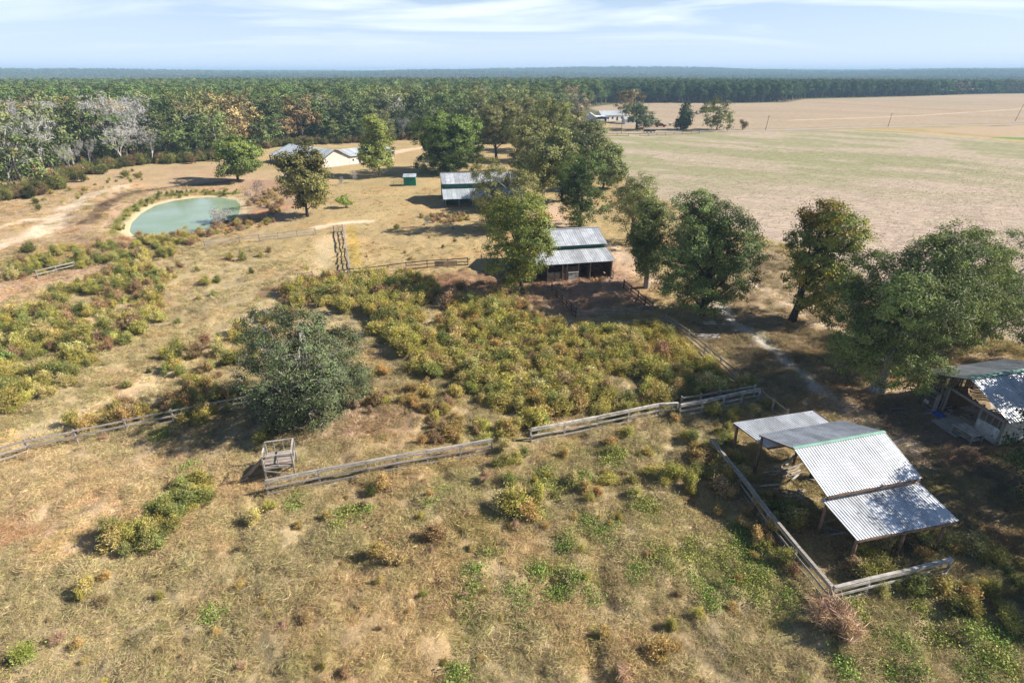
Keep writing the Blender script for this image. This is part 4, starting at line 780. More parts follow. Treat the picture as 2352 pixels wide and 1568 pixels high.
# ---- utility poles
for (uu, v0, v1, dx, lb) in ((1456, 313, 264, 0, 'utility pole by the far live oak trunk'), (1794, 305, 271, 3, 'utility pole on the road just right of the round far tree'), (2081, 297, 266, 2, 'utility pole along the road in the middle of the far field'), (2379, 284, 245, 8, 'leaning utility pole on the road at far right')):
    g = Q(uu, v0, 0); z = hz(g[0], g[1]); h = min(10.5, max(7, hfrom(uu*.98, v1*.98, g)-z)); th = Thing('utility_pole', lb, 'utility pole', (g[0], g[1]), 'utility poles along the farm road')
    m = MB(); m.tube([(g[0], g[1], z-.3), (g[0]+.2*dx, g[1], z+h)], [.14, .09], 7); th.part('pole', m, M_WOODD); m = MB(); m.beam((g[0]+.2*dx-.9, g[1], z+h-.5), (g[0]+.2*dx+.9, g[1], z+h-.5), .08, .08); th.part('crossarm', m, M_WOODD)

# =============================================================== FENCES
def fence(label, pts, wood=None, nr=3, top=1.25, span=2.4, group='board fences round the pastures', zs=True, jitter=0.03, rw=0.15, missing=(), rows=None, cap=False, name='board_fence'):
    wood = wood or M_WOOD; pts = [np.array(p[:2]) for p in pts]; c = sum(pts)/len(pts); th = Thing(name, label, 'fence', (c[0], c[1]), group)
    rg = np.random.default_rng(int(abs(c[0]*13+c[1]*7))); post = []
    for i in range(len(pts)-1):
        L = np.linalg.norm(pts[i+1]-pts[i]); k = max(1, round(L/span))
        for j in range(k): post.append(pts[i]+(pts[i+1]-pts[i])*j/k)
    post.append(pts[-1]); zz = [hz(p[0], p[1]) for p in post]
    zz = list(np.convolve([zz[0]]+zz+[zz[-1]], [.25, .5, .25], 'valid'))
    for p, z in zip(post, zz): m = MB(); dx, dy = rg.normal(size=2)*jitter; m.beam((p[0], p[1], z-.2), (p[0]+dx, p[1]+dy, z+top+.04), .13, .13, up=(1, .2, 0)); th.part('post', m, wood)
    rows = rows or [top-.09-k*(top-.28)/max(1, nr-1) for k in range(nr)]
    for i in range(len(post)-1):
        d = post[i+1]-post[i]; d = d/np.linalg.norm(d); n = np.array([d[1], -d[0]])*.085
        for k, r in enumerate(rows):
            if (i*3+k) in missing or (k and rg.random() < .04): continue
            a = (*(post[i]+n-d*.04), zz[i]+r+rg.normal()*jitter*.6); b = (*(post[i+1]+n-d*.045), zz[i+1]+r+rg.normal()*jitter*.6); m = MB(); m.beam(a, b, .035, rw); th.part('rail', m, wood)
        if cap: m = MB(); m.beam((*post[i], zz[i]+top+.065), (*(post[i+1]-d*.01), zz[i+1]+top+.065), .19, .045); th.part('cap_rail', m, wood)
    return th
T = lambda *uv: [Q(u, v, 1.25) for u, v in uv]
fence('weathered three-rail fence running right from the wooden platform', T((621, 1126), (745, 1102), (860, 1082), (1000, 1052), (1152, 1022)), M_WOOD, cap=True)
fence('bleached three-rail fence along the lower edge of the weed thicket', T((1245, 1003), (1400, 972), (1545, 942), (1590, 941)), M_WOODP, cap=True)
fence('front side of the narrow double-fenced chute by the drive', T((1596, 946), (1700, 926), (1783, 909)), M_WOODP, cap=True)
fence('back side of the narrow double-fenced chute by the drive', T((1600, 927), (1690, 908), (1772, 897)), M_WOODP)
fence('short fence dropping from the chute corner to the pole barn', T((1786, 909), (1847, 960)), M_WOOD, nr=2)
fence('long fence slanting past the left side of the pole barn', T((1668, 1028), (1701, 1071), (1738, 1114), (1803, 1198), (1870, 1278), (1953, 1375)), M_WOOD, cap=True)
fence('bleached fence running right from the bottom fence corner', T((1956, 1376), (2040, 1356), (2130, 1334), (2232, 1308)), M_WOODP, cap=True, rw=.17)
fence('grey fence entering from the left edge below the brown weeds', T((-60, 1068), (58, 1033), (170, 1008), (290, 984), (401, 961), (480, 943), (578, 927)), M_WOOD)
fence('grey rail fence on the grass below the pond', T((478, 566), (560, 555), (650, 545), (738, 534)), M_WOOD, span=4)
fence('short fence end showing through the weeds at far left', T((82, 633), (172, 614)), M_WOOD)
fence('dark fence along the near edge of the lawn', T((727, 634), (735, 633)), M_WOOD) if False else None
fence('grey fence running toward the camera from the lawn gate', T((803, 526), (790, 530)) [:1]+T((797, 560), (810, 590), (822, 625))[1:] if False else T((803, 526), (807, 555), (813, 590), (819, 626)), M_WOOD, cap=True)
fence('long dark fence across the lawn above the weed thicket', T((788, 631), (819, 626), (900, 618), (1000, 609), (1096, 602)), M_WOODD, span=3.2)
fence('broken fence corner left of the dark lawn fence', T((693, 662), (698, 640), (732, 636)), M_WOOD)
fence('left rail of the dirt pen before the stall barn', T((1294, 663), (1318, 686), (1351, 723)), M_WOODD, span=2)
fence('low front rail of the dirt pen before the stall barn', T((1353, 724), (1440, 717), (1531, 709)), M_WOOD, span=2, top=1.1, rows=[1.0, .55])
fence('right rail of the dirt pen before the stall barn', T((1463, 655), (1497, 681), (1531, 708)), M_WOODD, span=1.8)
fence('short four-rail fence at the right corner of the stall barn', T((1426, 620), (1438, 637)), M_WOODT, nr=4, top=1.35, span=2.0)
fence('dark broken fence in tree shade along the right of the thicket', T((1562, 731), (1616, 772), (1655, 802), (1692, 832), (1735, 868)), M_WOOD)
fence('small dark fence corner behind the stall barn roof', T((1280, 534), (1298, 532), (1312, 540)), M_WOODD)
fence('low wooden fence along the near side of the far farmyard', [Q(u, v, 1.2) for u, v in ((1420, 313), (1500, 313), (1560, 310), (1640, 307))], M_WOODD, nr=2, span=4.5)
# gates
def gate(label, a, b, m_, top=1.3, nb=5):
    a = np.array(a[:2]); b = np.array(b[:2]); th = Thing('metal_gate' if m_ is M_STEEL else 'field_gate', label, 'gate', tuple((a+b)/2)); z = th.o[2]
    for p in (a, b): m = MB(); m.beam((*p, z-.2), (*p, z+top+.1), .16, .16, up=(1, 0, 0)); th.part('post', m, M_WOOD)
    for k in range(nb): zz = z+.2+k*(top-.25)/(nb-1); m = MB(); m.beam((*L3(a, b, .04), zz), (*L3(a, b, .96), zz), .045, .06); th.part('bar', m, m_)
    for t in (.04, .5, .96): m = MB(); p = L3(a, b, t); m.beam((*p, z+.2), (*p, z+top-.05), .05, .05); th.part('upright', m, m_)
gate('grey field gate on the sandy patch at the top of the lawn fence', Q(781, 529, 1.25), Q(802, 526, 1.25), M_STEEL)
gate('pale metal gate left of the yellow tree at the lawn fence end', Q(1128, 600, 1.25), Q(1150, 598, 1.25), M_STEEL)
g = Q(1046, 628, 0); th = Thing('plywood_board', 'pale plywood board propped against the dark lawn fence', 'board', (g[0], g[1])); z = th.o[2]; m = MB(); wallquad(m, (g[0]-.6-1.2, g[1]+.5), (g[0]+1.6, g[1]+.8), z+.1, z+.95, .04); th.part('panel', m, M_WOODT)
# wide low trough
# ---- wooden platform (loading stand)
def platform():
    NL, NR, FR, FL = np.array([-17.8, 33.0, 0]), np.array([-15.9, 33.5, 0]), np.array([-16.4, 35.3, 0]), np.array([-18.3, 34.8, 0])
    th = Thing('wooden_platform', 'grey wooden stand with railed deck on legs at the fence end', 'platform', (-17.1, 34.1)); z0 = th.o[2]; Z = lambda p, z: p+np.array([0, 0, z0+z])
    dk, tp = 1.25, 2.2
    for p, t in ((NL, tp), (NR, tp), (FR, tp), (FL, tp)): m = MB(); m.beam(Z(p, -.2), Z(p, t), .10, .10, up=(1, .2, 0)); th.part('leg', m, M_WOOD)
    n = 9
    for i in range(n):
        a0, a1 = L3(NL, FL, (i+.04)/n), L3(NL, FL, (i+.96)/n); b0, b1 = L3(NR, FR, (i+.04)/n), L3(NR, FR, (i+.96)/n); m = MB()
        m.hexa([Z(a0, dk-.03), Z(b0, dk-.03), Z(b1, dk-.03), Z(a1, dk-.03), Z(a0, dk), Z(b0, dk), Z(b1, dk), Z(a1, dk)]); th.part('deck_board', m, M_WOODB if i % 4 == 1 else M_WOOD)
    for a, b in ((NL, NR), (NR, FR), (FL, FR), (FL, NL)):
        m = MB(); m.beam(Z(a, dk-.1), Z(b, dk-.1), .05, .14); th.part('frame_beam', m, M_WOOD)
    for a, b in ((NL, NR), (FL, FR), (NR, FR), (NL, L3(NL, FL, .62))): m = MB(); m.beam(Z(a, tp), Z(b, tp), .09, .05); th.part('handrail', m, M_WOODP)
    for a, b, ts in ((NL, NR, (.5,)), (FL, FR, (.3, .62)), (NR, FR, (.5,)), (NL, FL, (.62,))):
        for t in ts: p = L3(a, b, t); m = MB(); m.beam(Z(p, dk), Z(p, tp-.02), .06, .06, up=(1, .2, 0)); th.part('baluster', m, M_WOOD)
    o = np.array([0, -.08, 0]); m = MB(); m.beam(Z(NL+o, dk-.2), Z(NR+o, .35), .04, .10); th.part('brace', m, M_WOOD); m = MB(); m.beam(Z(NR-o*.4, dk-.2), Z(NL-o*.4, .2), .04, .08); th.part('brace', m, M_WOODD)
    m = MB(); m.beam(Z(L3(NL, FL, .8)+[-.1, 0, 0], dk-.05), Z(L3(NL, FL, .8)+[-1.5, -1.5, 0], 0), .35, .05); th.part('ramp', m, M_WOODD)
platform()
# log stack and slab by the drive
def logs():
    th = Thing('log_stack', 'stack of grey posts lying on the ground beside the thicket fence', 'logs', tuple(Q(1658, 792, 0)[:2])); g = Q(1658, 792, 0); z = th.o[2]
    for i in range(10):
        r, k = divmod(i, 4) if i < 8 else (2, i-8); p = np.array([g[0], g[1]+(k-1.5)*.24+r*.1, z+.1+r*.19]); m = MB(); m.tube([p-[1.3, .1*(i % 3), 0], p+[1.3, .1, 0]], .10, 7); th.part('log', m, M_WOOD if i % 2 else M_WOODP, smooth=True)
    g = Q(1650, 768, 0); m = MB(); z = hz(g[0], g[1]); m.beam((g[0]-.9, g[1]+1.5, z+.12), (g[0]+.8, g[1]-1.2, z+.12), .4, .22); m.build('timber_beam', M_WOODB, label='thick timber lying on orange ground behind the log stack', cat='timber')
    g = Q(1662, 757, 0); m = MB(); z = hz(g[0], g[1]); m.box(g[0]-.7, g[0]+.7, g[1]-.45, g[1]+.45, z+.1, z+.16); m.box(g[0]-.6, g[0]-.5, g[1]-.3, g[1]+.3, z, z+.1); m.box(g[0]+.5, g[0]+.6, g[1]-.3, g[1]+.3, z, z+.1); m.build('pallet', M_WHITE, label='small white pallet on the ground under the big tree', cat='pallet')
    g = Q(1597, 754, 0); m = MB(); z = hz(g[0], g[1]); m.tube([(g[0], g[1], z), (g[0], g[1], z+2.1)], .04, 6); m.build('metal_stake', M_STEEL, label='thin pale stake standing in the shade by the thicket fence', cat='stake')
logs()
# =============================================================== TREES
DEP = lambda p: p[1]*math.cos(PITCH)+CAM_H*math.sin(PITCH)
def hero(name, label, u, v, vtop, wpx, tint, seed, rz=0, vback=0.0, **k):
    b = G(u, v); h = max(2.5, hfrom(u, vtop, b+np.array([0, vback, 0]))); w = wpx/FD*DEP(b)*1.10
    ms = tree_meshes(seed, h, w, **k); return tree_at(name, label, b, ms, tuple(min(.6, t*GAIN*f) for t, f in zip(tint, (1.0, 1.02, .85))), rz)
GAIN = 1.65
DG, OG, BR, YG, BG = (.075, .10, .040), (.125, .135, .050), (.165, .135, .065), (.20, .195, .045), (.085, .145, .035)
NEAR = dict(nclump=430, per=80, L=.26, W=.15, cr=.62)
MID = dict(nclump=330, per=62, L=.46, W=.28, cr=.85)
hero('live_oak', 'broad dark blue-green live oak standing alone in the lower pasture', 716, 945, 692, 335, (.072, .088, .05), 11, lo=.04, lobes=22, clumpvar=.45, nclump=800, per=95, L=.17, W=.09, cr=.5, tr=.42, trunks=2, lobe_r=.31, hue=.25, vback=1.5, twigs=1.7, bark=M_BARKP)
hero('oak_tree', 'lone tall oak with a lumpy olive crown right of the pond', 707, 500, 336, 112, (.135, .125, .050), 12, lo=.10, lobes=12, shape='tall', bark=M_BARKD, lobe_r=.40, clumpvar=.3, **MID)
hero('oak_tree', 'round green oak with yellow top behind the far end of the pond', 548, 418, 322, 112, (.10, .13, .040), 13, lo=.12, lobes=9, hue=.6, bark=M_BARKD, **MID)
hero('poplar_tree', 'tall narrow yellow-green tree hiding the end of the stone house wing', 870, 404, 246, 82, (.17, .19, .060), 14, lo=.10, lobes=10, shape='cone', lobe_r=.46, **MID)
hero('magnolia_tree', 'dense bright dark-green tree left above the green barn', 1035, 396, 262, 155, (.078, .108, .032), 15, lo=.02, lobes=20, clumpvar=.45, lobe_r=.46, nclump=800, per=70, L=.44, W=.28, cr=.85)
hero('oak_tree', 'brownish oak with bare black trunk between magnolia and driveway trees', 1140, 366, 240, 112, (.13, .125, .06), 16, lo=.28, lobes=9, bark=M_BARKD, tr=.5, **MID)
hero('oak_tree', 'large grey-olive oak at the centre of the tree clump', 1215, 400, 262, 120, (.14, .14, .062), 17, lo=.15, lobes=10, **MID)
hero('oak_tree', 'tall olive oak with pale limbs behind the stall barn', 1248, 474, 285, 135, (.12, .125, .055), 18, lo=.22, lobes=10, trunks=2, bark=M_BARKP, **MID)
hero('pecan_tree', 'wide grey-green pecan at the right edge of the tree clump', 1345, 405, 262, 120, (.135, .145, .07), 19, lo=.15, lobes=10, bark=M_BARKP, **MID)
hero('oak_tree', 'olive oak standing furthest back at the clump beside the field', 1300, 350, 235, 110, (.14, .15, .05), 20, lo=.12, lobes=9, **MID)
hero('oak_tree', 'dense olive oak between the brownish oak and the far field edge', 1268, 372, 232, 125, (.135, .14, .055), 52, lo=.10, lobes=10, **MID)
hero('oak_tree', 'low grey-green oak at the foot of the clump by the field edge', 1385, 432, 330, 85, (.12, .135, .06), 53, lo=.08, lobes=8, **MID)
hero('oak_tree', 'pale olive oak rising at the back left of the tree clump', 1195, 345, 228, 105, (.15, .14, .065), 54, lo=.12, lobes=9, **MID)
hero('oak_tree', 'dark oak with tall bare trunk in the middle of the clump', 1290, 462, 318, 105, (.10, .115, .045), 55, lo=.25, lobes=9, bark=M_BARKD, **MID)
hero('cedar_tree', 'dark green feathery tree directly behind the stall barn roof', 1332, 520, 345, 138, (.065, .09, .032), 21, lo=.06, lobes=12, shape='tall', clumpvar=.35, lobe_r=.46, **NEAR)
hero('oak_tree', 'rounded grey-olive tree at the right end of the green barn', 1168, 530, 358, 156, (.15, .145, .065), 22, lo=.12, lobes=9, nclump=460, per=75, L=.28, W=.13, cr=.65, bark=M_BARKP)
hero('maple_tree', 'yellow-orange tinged tree at the left end of the stall barn', 1201, 672, 434, 192, (.125, .145, .042), 23, lo=.10, lobes=13, shape='tall', hue=.5, hue_c=(1.6, 1.05, .6), lobe_r=.40, twigs=.8, bark=M_BARKD, **NEAR)
hero('ash_tree', 'thin airy tree with drooping tips right of the stall barn roof', 1450, 562, 385, 128, (.15, .155, .07), 24, lo=.06, lobes=12, nclump=400, per=55, L=.28, W=.11, cr=.6, twigs=.9)
hero('twin_oak', 'twin-trunked dark tree at the right corner of the dirt pen', 1480, 662, 455, 120, (.09, .105, .042), 25, lo=.15, lobes=12, trunks=2, shape='tall', bark=M_BARKP, nclump=400, per=70, L=.24, W=.14, cr=.55)
hero('oak_tree', 'big dark-green many-lobed tree overhanging the log stack', 1613, 722, 430, 250, (.09, .115, .045), 26, lo=.06, lobes=19, bark=M_BARKD, tr=.42, nclump=720, per=85, L=.24, W=.13, cr=.58, clumpvar=.38, lobe_r=.36, twigs=.9)
hero('maple_tree', 'upright tree turning orange on top standing beside the sandy drive', 1820, 733, 445, 180, (.11, .125, .036), 27, lo=.10, lobes=13, lean=(1.8, 0), shape='tall', hue=.7, hue_c=(1.7, 1.05, .55), bark=M_BARKD, tr=.4, clumpvar=.35, lobe_r=.42, **NEAR)
hero('water_oak', 'largest spreading olive tree leaning over the drive at right', 2010, 898, 505, 270, (.090, .110, .040), 28, lo=.05, lobes=20, bark=M_BARKP, tr=.42, nclump=860, per=90, L=.21, W=.10, cr=.55, clumpvar=.35, lobe_r=.34, twigs=1.0, trunks=2, vback=2)
hero('water_oak', 'middle olive tree of the three on the right beside the field', 2150, 830, 510, 225, (.100, .120, .040), 29, lo=.05, lobes=16, bark=M_BARKP, nclump=680, per=85, L=.21, W=.10, cr=.55, clumpvar=.35, lobe_r=.36, twigs=1.0)
hero('water_oak', 'rightmost grey-green tree of the three beside the field', 2252, 790, 528, 190, (.095, .115, .045), 30, lo=.08, lobes=10, bark=M_BARKP, nclump=420, per=75, L=.22, W=.10, cr=.6, twigs=1.0)
hero('oak_tree', 'dark green tree cut off by the right edge above the old shed', 2395, 850, 755, 120, (.08, .11, .04), 31, lo=.05, lobes=8, nclump=180, per=60, L=.24, W=.13, cr=.5)
hero('oak_tree', 'dark green tree cut off by the left edge of the lower pasture', -42, 865, 765, 115, (.07, .11, .045), 32, lo=.05, lobes=8, nclump=180, per=60, L=.2, W=.1, cr=.5)
for (x, y, h, w, sd, lb) in ((34.5, 27.5, 10.5, 8.5, 33, 'dark tree at the right edge shading the pole barn roof'), (42, 33, 11.5, 10, 34, 'shade tree outside the right edge behind the pole barn'), (47.6, 39, 11, 9.5, 35, 'shade tree outside the right edge over the old shed'), (36.5, 21.0, 8.5, 7, 36, 'shade tree outside the right edge near the bottom fence')):
    tree_at('oak_tree', lb, (x, y), tree_meshes(sd, h, w, lo=.18, lobes=11, nclump=260, per=55, L=.26, W=.14, cr=.6, bark=M_BARKD), (.075, .105, .04), .3)
# far garden trees of the white farm
FAR = dict(nclump=110, per=45, L=.8, W=.5, cr=1.2)
hero('live_oak', 'dark far live oak on the farm road with wide low crown', 1462, 297, 237, 92, (.085, .105, .06), 41, lo=.12, lobes=9, bark=M_BARKD, tr=.6, **FAR)
hero('pecan_tree', 'brown thinning pecan rising behind the far live oak', 1436, 282, 203, 78, (.16, .13, .085), 42, lo=.2, lobes=8, bark=M_BARKP, tr=.5, bare=.2, **FAR)
hero('pecan_tree', 'brown nearly bare pecan left of the far white garage', 1325, 264, 195, 84, (.20, .16, .115), 43, lo=.15, lobes=9, bark=M_BARKP, tr=.5, bare=.35, **FAR)
hero('conifer', 'narrow dark cone-shaped conifer beside the far farm road', 1570, 298, 234, 36, (.05, .07, .035), 44, lo=.03, lobes=12, shape='cone', lobe_r=.5, **FAR)
hero('oak_tree', 'round olive tree standing alone beside the far farm road', 1646, 299, 226, 84, (.13, .14, .05), 45, lo=.03, lobes=10, lobe_r=.5, **FAR)
hero('small_tree', 'small brownish tree right of the round tree on the road', 1706, 298, 275, 20, (.17, .13, .07), 46, lo=.15, lobes=5, nclump=40, per=30, L=.5, W=.3, cr=.7)
# shrubs and little trees of the lawn
hero('crape_myrtle', 'small round yellow-green bush tree alone on the lawn', 795, 478, 450, 36, (.17, .20, .055), 47, lo=.2, lobes=6, nclump=80, per=40, L=.28, W=.14, cr=.45, tr=.12, trunks=3)
for (u, v, w, vt, lb, bk) in ((603, 478, 62, 415, 'pinkish-grey leafless thicket tree at the right end of the pond', M_PINK), (508, 523, 48, 476, 'fine bare grey shrub at the near shore of the pond', M_BARKP), (812, 420, 20, 392, 'thin bare sapling on the lawn before the stone house', M_BARKP), (785, 425, 14, 408, 'smallest bare sapling left on the lawn before the house', M_BARKP), (982, 520, 10, 500, 'short bare twig bush on the sandy lawn', M_BARK)):
    b = G(u, v); h = max(1.5, hfrom(u, vt, b)); w = w/FD*DEP(b); ms = bare_meshes(int(u), h, w, pmat('twig_'+str(u), (.33, .25, .22) if bk is M_PINK else (.40, .37, .34), .95), 700, .10 if h > 3 else .05)
    e = tree_at('bare_tree', lb, b, ms, parts=('trunk', 'twigs'))
    for ch in e.children:
        if ch.name.startswith('twigs'): ch['kind'] = 'stuff'

# ---- forest
def proj(x, y, z=0):
    dz = z-CAM_H; dep = y*math.cos(PITCH)-dz*math.sin(PITCH); up = y*math.sin(PITCH)+dz*math.cos(PITCH); return 1176+FD*x/dep, 784-FD*up/dep
FB = np.array([(-900, 520), (-400, 480), (0, 462), (60, 450), (130, 422), (210, 394), (330, 376), (430, 372), (520, 362), (590, 342), (700, 332), (830, 328), (950, 320), (1010, 312), (1060, 322), (1110, 330), (1180, 330), (1230, 300), (1290, 272), (1330, 255), (1400, 237), (1650, 238), (1790, 236), (1850, 227), (2100, 222), (2352, 211), (2800, 204), (3400, 200)], float)
rg = np.random.default_rng(77)
def jgrid(y0, y1, sp, xm=1.12):
    ys = np.arange(y0, y1, sp); P = []
    for y in ys:
        xs = np.arange(-xm*y-20, xm*y+20, sp); P.append(np.c_[xs+rg.uniform(-.45, .45, len(xs))*sp, y+rg.uniform(-.45, .45, len(xs))*sp])
    return np.vstack(P)
P = np.vstack([jgrid(110, 330, 6.8), jgrid(330, 760, 7.6)]); u_, v_ = proj(P[:, 0], P[:, 1]); ok = v_ < np.interp(u_, FB[:, 0], FB[:, 1])-1
P = P[ok]; u_, v_ = u_[ok], v_[ok]
# keep clearings: the sandy road right of the house
ok = ~((linesd(GP([(860, 345), (1000, 330), (1150, 322)]), P[:, 0], P[:, 1]) < 7)); P = P[ok]; u_ = u_[ok]; v_ = v_[ok]
n = len(P); kn = fbm(P[:, 0]/40, P[:, 1]/40, 5, 3); rn = rg.random(n)
vt_ = proj(P[:, 0], P[:, 1], 16)[1]
# kinds: 0 dark oak,1 olive oak,2 brown oak,3 pine,4 bare,5 young pine (row wood)
kind = np.where(rn < .45, 0, np.where(rn < .85, 1, 2))
kind = np.where((kn > .62) & (rn > .5), 2, kind)
Rr = np.hypot(P[:, 0], P[:, 1])
pine = (u_ < 900) & (Rr > 330) | (Rr > 430) | ((rn > .9) & (Rr > 250)); kind = np.where(pine & (rg.random(n) < .93), 3, kind)
right = (u_ > 1380); kind = np.where(right & (Rr > 400), 3, kind); kind = np.where((u_ > 2240) & (Rr < 760), 0, kind)
bz = (u_ < 370) & (Rr > 190) & (Rr < 300); kind = np.where(bz & (rg.random(n) < .55), 4, kind)
kind = np.where((u_ < 330) & (kind == 3) & (Rr < 330), 2, kind)
kind = np.where(~bz & (kind < 3) & (rg.random(n) < .05), 4, kind)
H_ = np.where(kind == 3, 17.5, np.where(kind == 4, 16, 16.5))*rg.uniform(.72, 1.22, n)
H_ = np.where(right & (kind == 3), 18.3*rg.uniform(.93, 1.06, n), H_)
H_ = np.where((v_ > np.interp(u_, FB[:, 0], FB[:, 1])-9) & (kind != 3), H_*rg.uniform(.5, 1, n), H_)
TN = {0: (.135, .175, .065), 1: (.215, .235, .085), 2: (.29, .225, .11), 3: (.13, .185, .06), 4: (.42, .40, .38)}
tint = np.array([TN[k] for k in kind])*rg.uniform(.8, 1.25, (n, 1))*rg.uniform(.93, 1.07, (n, 3))
tint = np.where((right & (kind == 3))[:, None], np.array([.075, .125, .05])*rg.uniform(.85, 1.15, (n, 1)), tint)
def protoset(leafm):
    S = {}
    for k, kw in {0: dict(h=10, w=9.5, lo=.05, lobes=9, bark=M_BARKD), 1: dict(h=10, w=8.5, lo=.08, lobes=9, bark=M_BARKP, twigs=1.), 2: dict(h=10, w=8, lo=.12, lobes=8, bark=M_BARKP, bare=.25, twigs=1.), 3: dict(h=10, w=4.2, lo=.30, lobes=9, shape='pine', lobe_r=.5, bark=M_BARK)}.items():
        S[k] = [tree_meshes(200+k*10+j, nclump=75, per=34, L=.42, W=.26, cr=.66, tr=.2, leafm=leafm, clumpvar=.3, **kw) for j in range(3)]
    S[4] = [bare_meshes(260+j, 10, 6.5, M_BARKW, 500, .16) for j in range(3)]
    return S
PO = protoset(M_LEAF_O)
size = H_/np.maximum(Rr, 1); order = np.argsort(-size); indiv = np.zeros(n, bool)
inview = (u_ > -60) & (u_ < 2412); cand = [i for i in np.argsort(Rr) if inview[i]][:262]; indiv[cand] = True
KN = {0: ('oak_tree', 'dark green leafy tree', 'oak'), 1: ('oak_tree', 'olive green leafy tree', 'oak'), 2: ('brown_tree', 'thin brownish autumn tree', 'brown'), 3: ('pine_tree', 'tall green pine', 'pine'), 4: ('bare_tree', 'grey leafless tree', 'bare')}
def rankzones(val, names, q=None):
    e = np.quantile(val, np.linspace(0, 1, len(names)+1)[1:-1]); return lambda x: names[int(np.searchsorted(e, x))]
def place(u):
    return ('at the left forest edge' if u < 330 else 'behind the pond' if u < 600 else 'behind the stone house' if u < 860 else 'behind the magnolia and barn' if u < 1180 else 'left of the far farm' if u < 1420 else 'along the far edge of the field')
FZ = {}
for i in cand: FZ.setdefault((int(kind[i]), place(u_[i])), []).append(i)
def fsub(i):
    m_ = FZ[(int(kind[i]), place(u_[i]))]
    if len(m_) < 3: return ''
    hx = ['far left', 'left', 'middle', 'right', 'far right'] if len(m_) > 14 else ['left', 'middle', 'right']; hy = ['front', 'second', 'third', 'rear'] if len(m_) > 14 else ['front', 'middle', 'rear']
    return rankzones(u_[m_], hx)(u_[i])+' '+rankzones(Rr[m_], hy)(Rr[i])+' row'
for i in cand:
    k = int(kind[i]); tr_, cr_ = PO[k][int(rg.integers(0, 3))]; s = H_[i]/10*rg.uniform(.92, 1.08); nm, d, gshort = KN[k]; pl = place(u_[i]); dist = 'front row' if Rr[i] < np.interp(u_[i], [0, 600, 1000, 1400], [175, 235, 260, 420]) else 'deeper row'
    e = tree_at(nm, f'{d} {("in the "+fsub(i)+" ") if fsub(i) else ""}{pl}', P[i], (tr_, cr_), tuple(tint[i]), rg.uniform(0, 6.28), (s*rg.uniform(.95, 1.35), s*rg.uniform(.95, 1.35), H_[i]/10), f'{d}s {pl}', parts=('trunk', 'twigs' if k == 4 else 'crown'), sink=.2)
    if k == 4:
        for ch in e.children:
            if ch.name.startswith('twigs'): ch['kind'] = 'stuff'

# ---------------------------------------------------------------- stuff scattered with geometry nodes
PROTO_N = [0]
def scatter(name, pts, rot, scl, idx, tint, protos, label, cat=None, kind='stuff'):
    """protos: list of lists of (mesh, material) joined as one object each"""
    PROTO_N[0] += 1; pc = bpy.data.collections.new(f'source_{PROTO_N[0]:02d}')
    for j, me in enumerate(protos): o = bpy.data.objects.new(f'source_{PROTO_N[0]:02d}_{j:03d}', me); pc.objects.link(o)
    me = bpy.data.meshes.new(name); me.vertices.add(len(pts)); me.vertices.foreach_set('co', np.asarray(pts, np.float32).ravel())
    for nm, ty, key, d in (('rot', 'FLOAT_VECTOR', 'vector', rot), ('scl', 'FLOAT_VECTOR', 'vector', scl)):
        a = me.attributes.new(nm, ty, 'POINT'); a.data.foreach_set(key, np.asarray(d, np.float32).ravel())
    a = me.attributes.new('idx', 'INT', 'POINT'); a.data.foreach_set('value', np.asarray(idx, np.int32))
    a = me.attributes.new('tint', 'FLOAT_COLOR', 'POINT'); c4 = np.ones((len(pts), 4), np.float32); c4[:, :3] = tint; a.data.foreach_set('color', c4.ravel())
    o = link(name, me, label=label, cat=cat, kind=kind)
    g = bpy.data.node_groups.new(name+'_nodes', 'GeometryNodeTree'); g.interface.new_socket('Geometry', in_out='INPUT', socket_type='NodeSocketGeometry'); g.interface.new_socket('Geometry', in_out='OUTPUT', socket_type='NodeSocketGeometry')
    gi = g.nodes.new('NodeGroupInput'); go = g.nodes.new('NodeGroupOutput'); ip = g.nodes.new('GeometryNodeInstanceOnPoints'); ci = g.nodes.new('GeometryNodeCollectionInfo')
    ci.inputs['Collection'].default_value = pc; ci.inputs['Separate Children'].default_value = True; ci.inputs['Reset Children'].default_value = True
    ip.inputs['Pick Instance'].default_value = True
    def na(nm, ty): x = g.nodes.new('GeometryNodeInputNamedAttribute'); x.data_type = ty; x.inputs[0].default_value = nm; return [s for s in x.outputs if s.enabled and s.name == 'Attribute'][0]
    g.links.new(gi.outputs[0], ip.inputs['Points']); g.links.new(ci.outputs[0], ip.inputs['Instance']); g.links.new(na('idx', 'INT'), ip.inputs['Instance Index'])
    g.links.new(na('rot', 'FLOAT_VECTOR'), ip.inputs['Rotation']); g.links.new(na('scl', 'FLOAT_VECTOR'), ip.inputs['Scale']); g.links.new(ip.outputs[0], go.inputs[0])
    md = o.modifiers.new('scatter', 'NODES'); md.node_group = g; return o
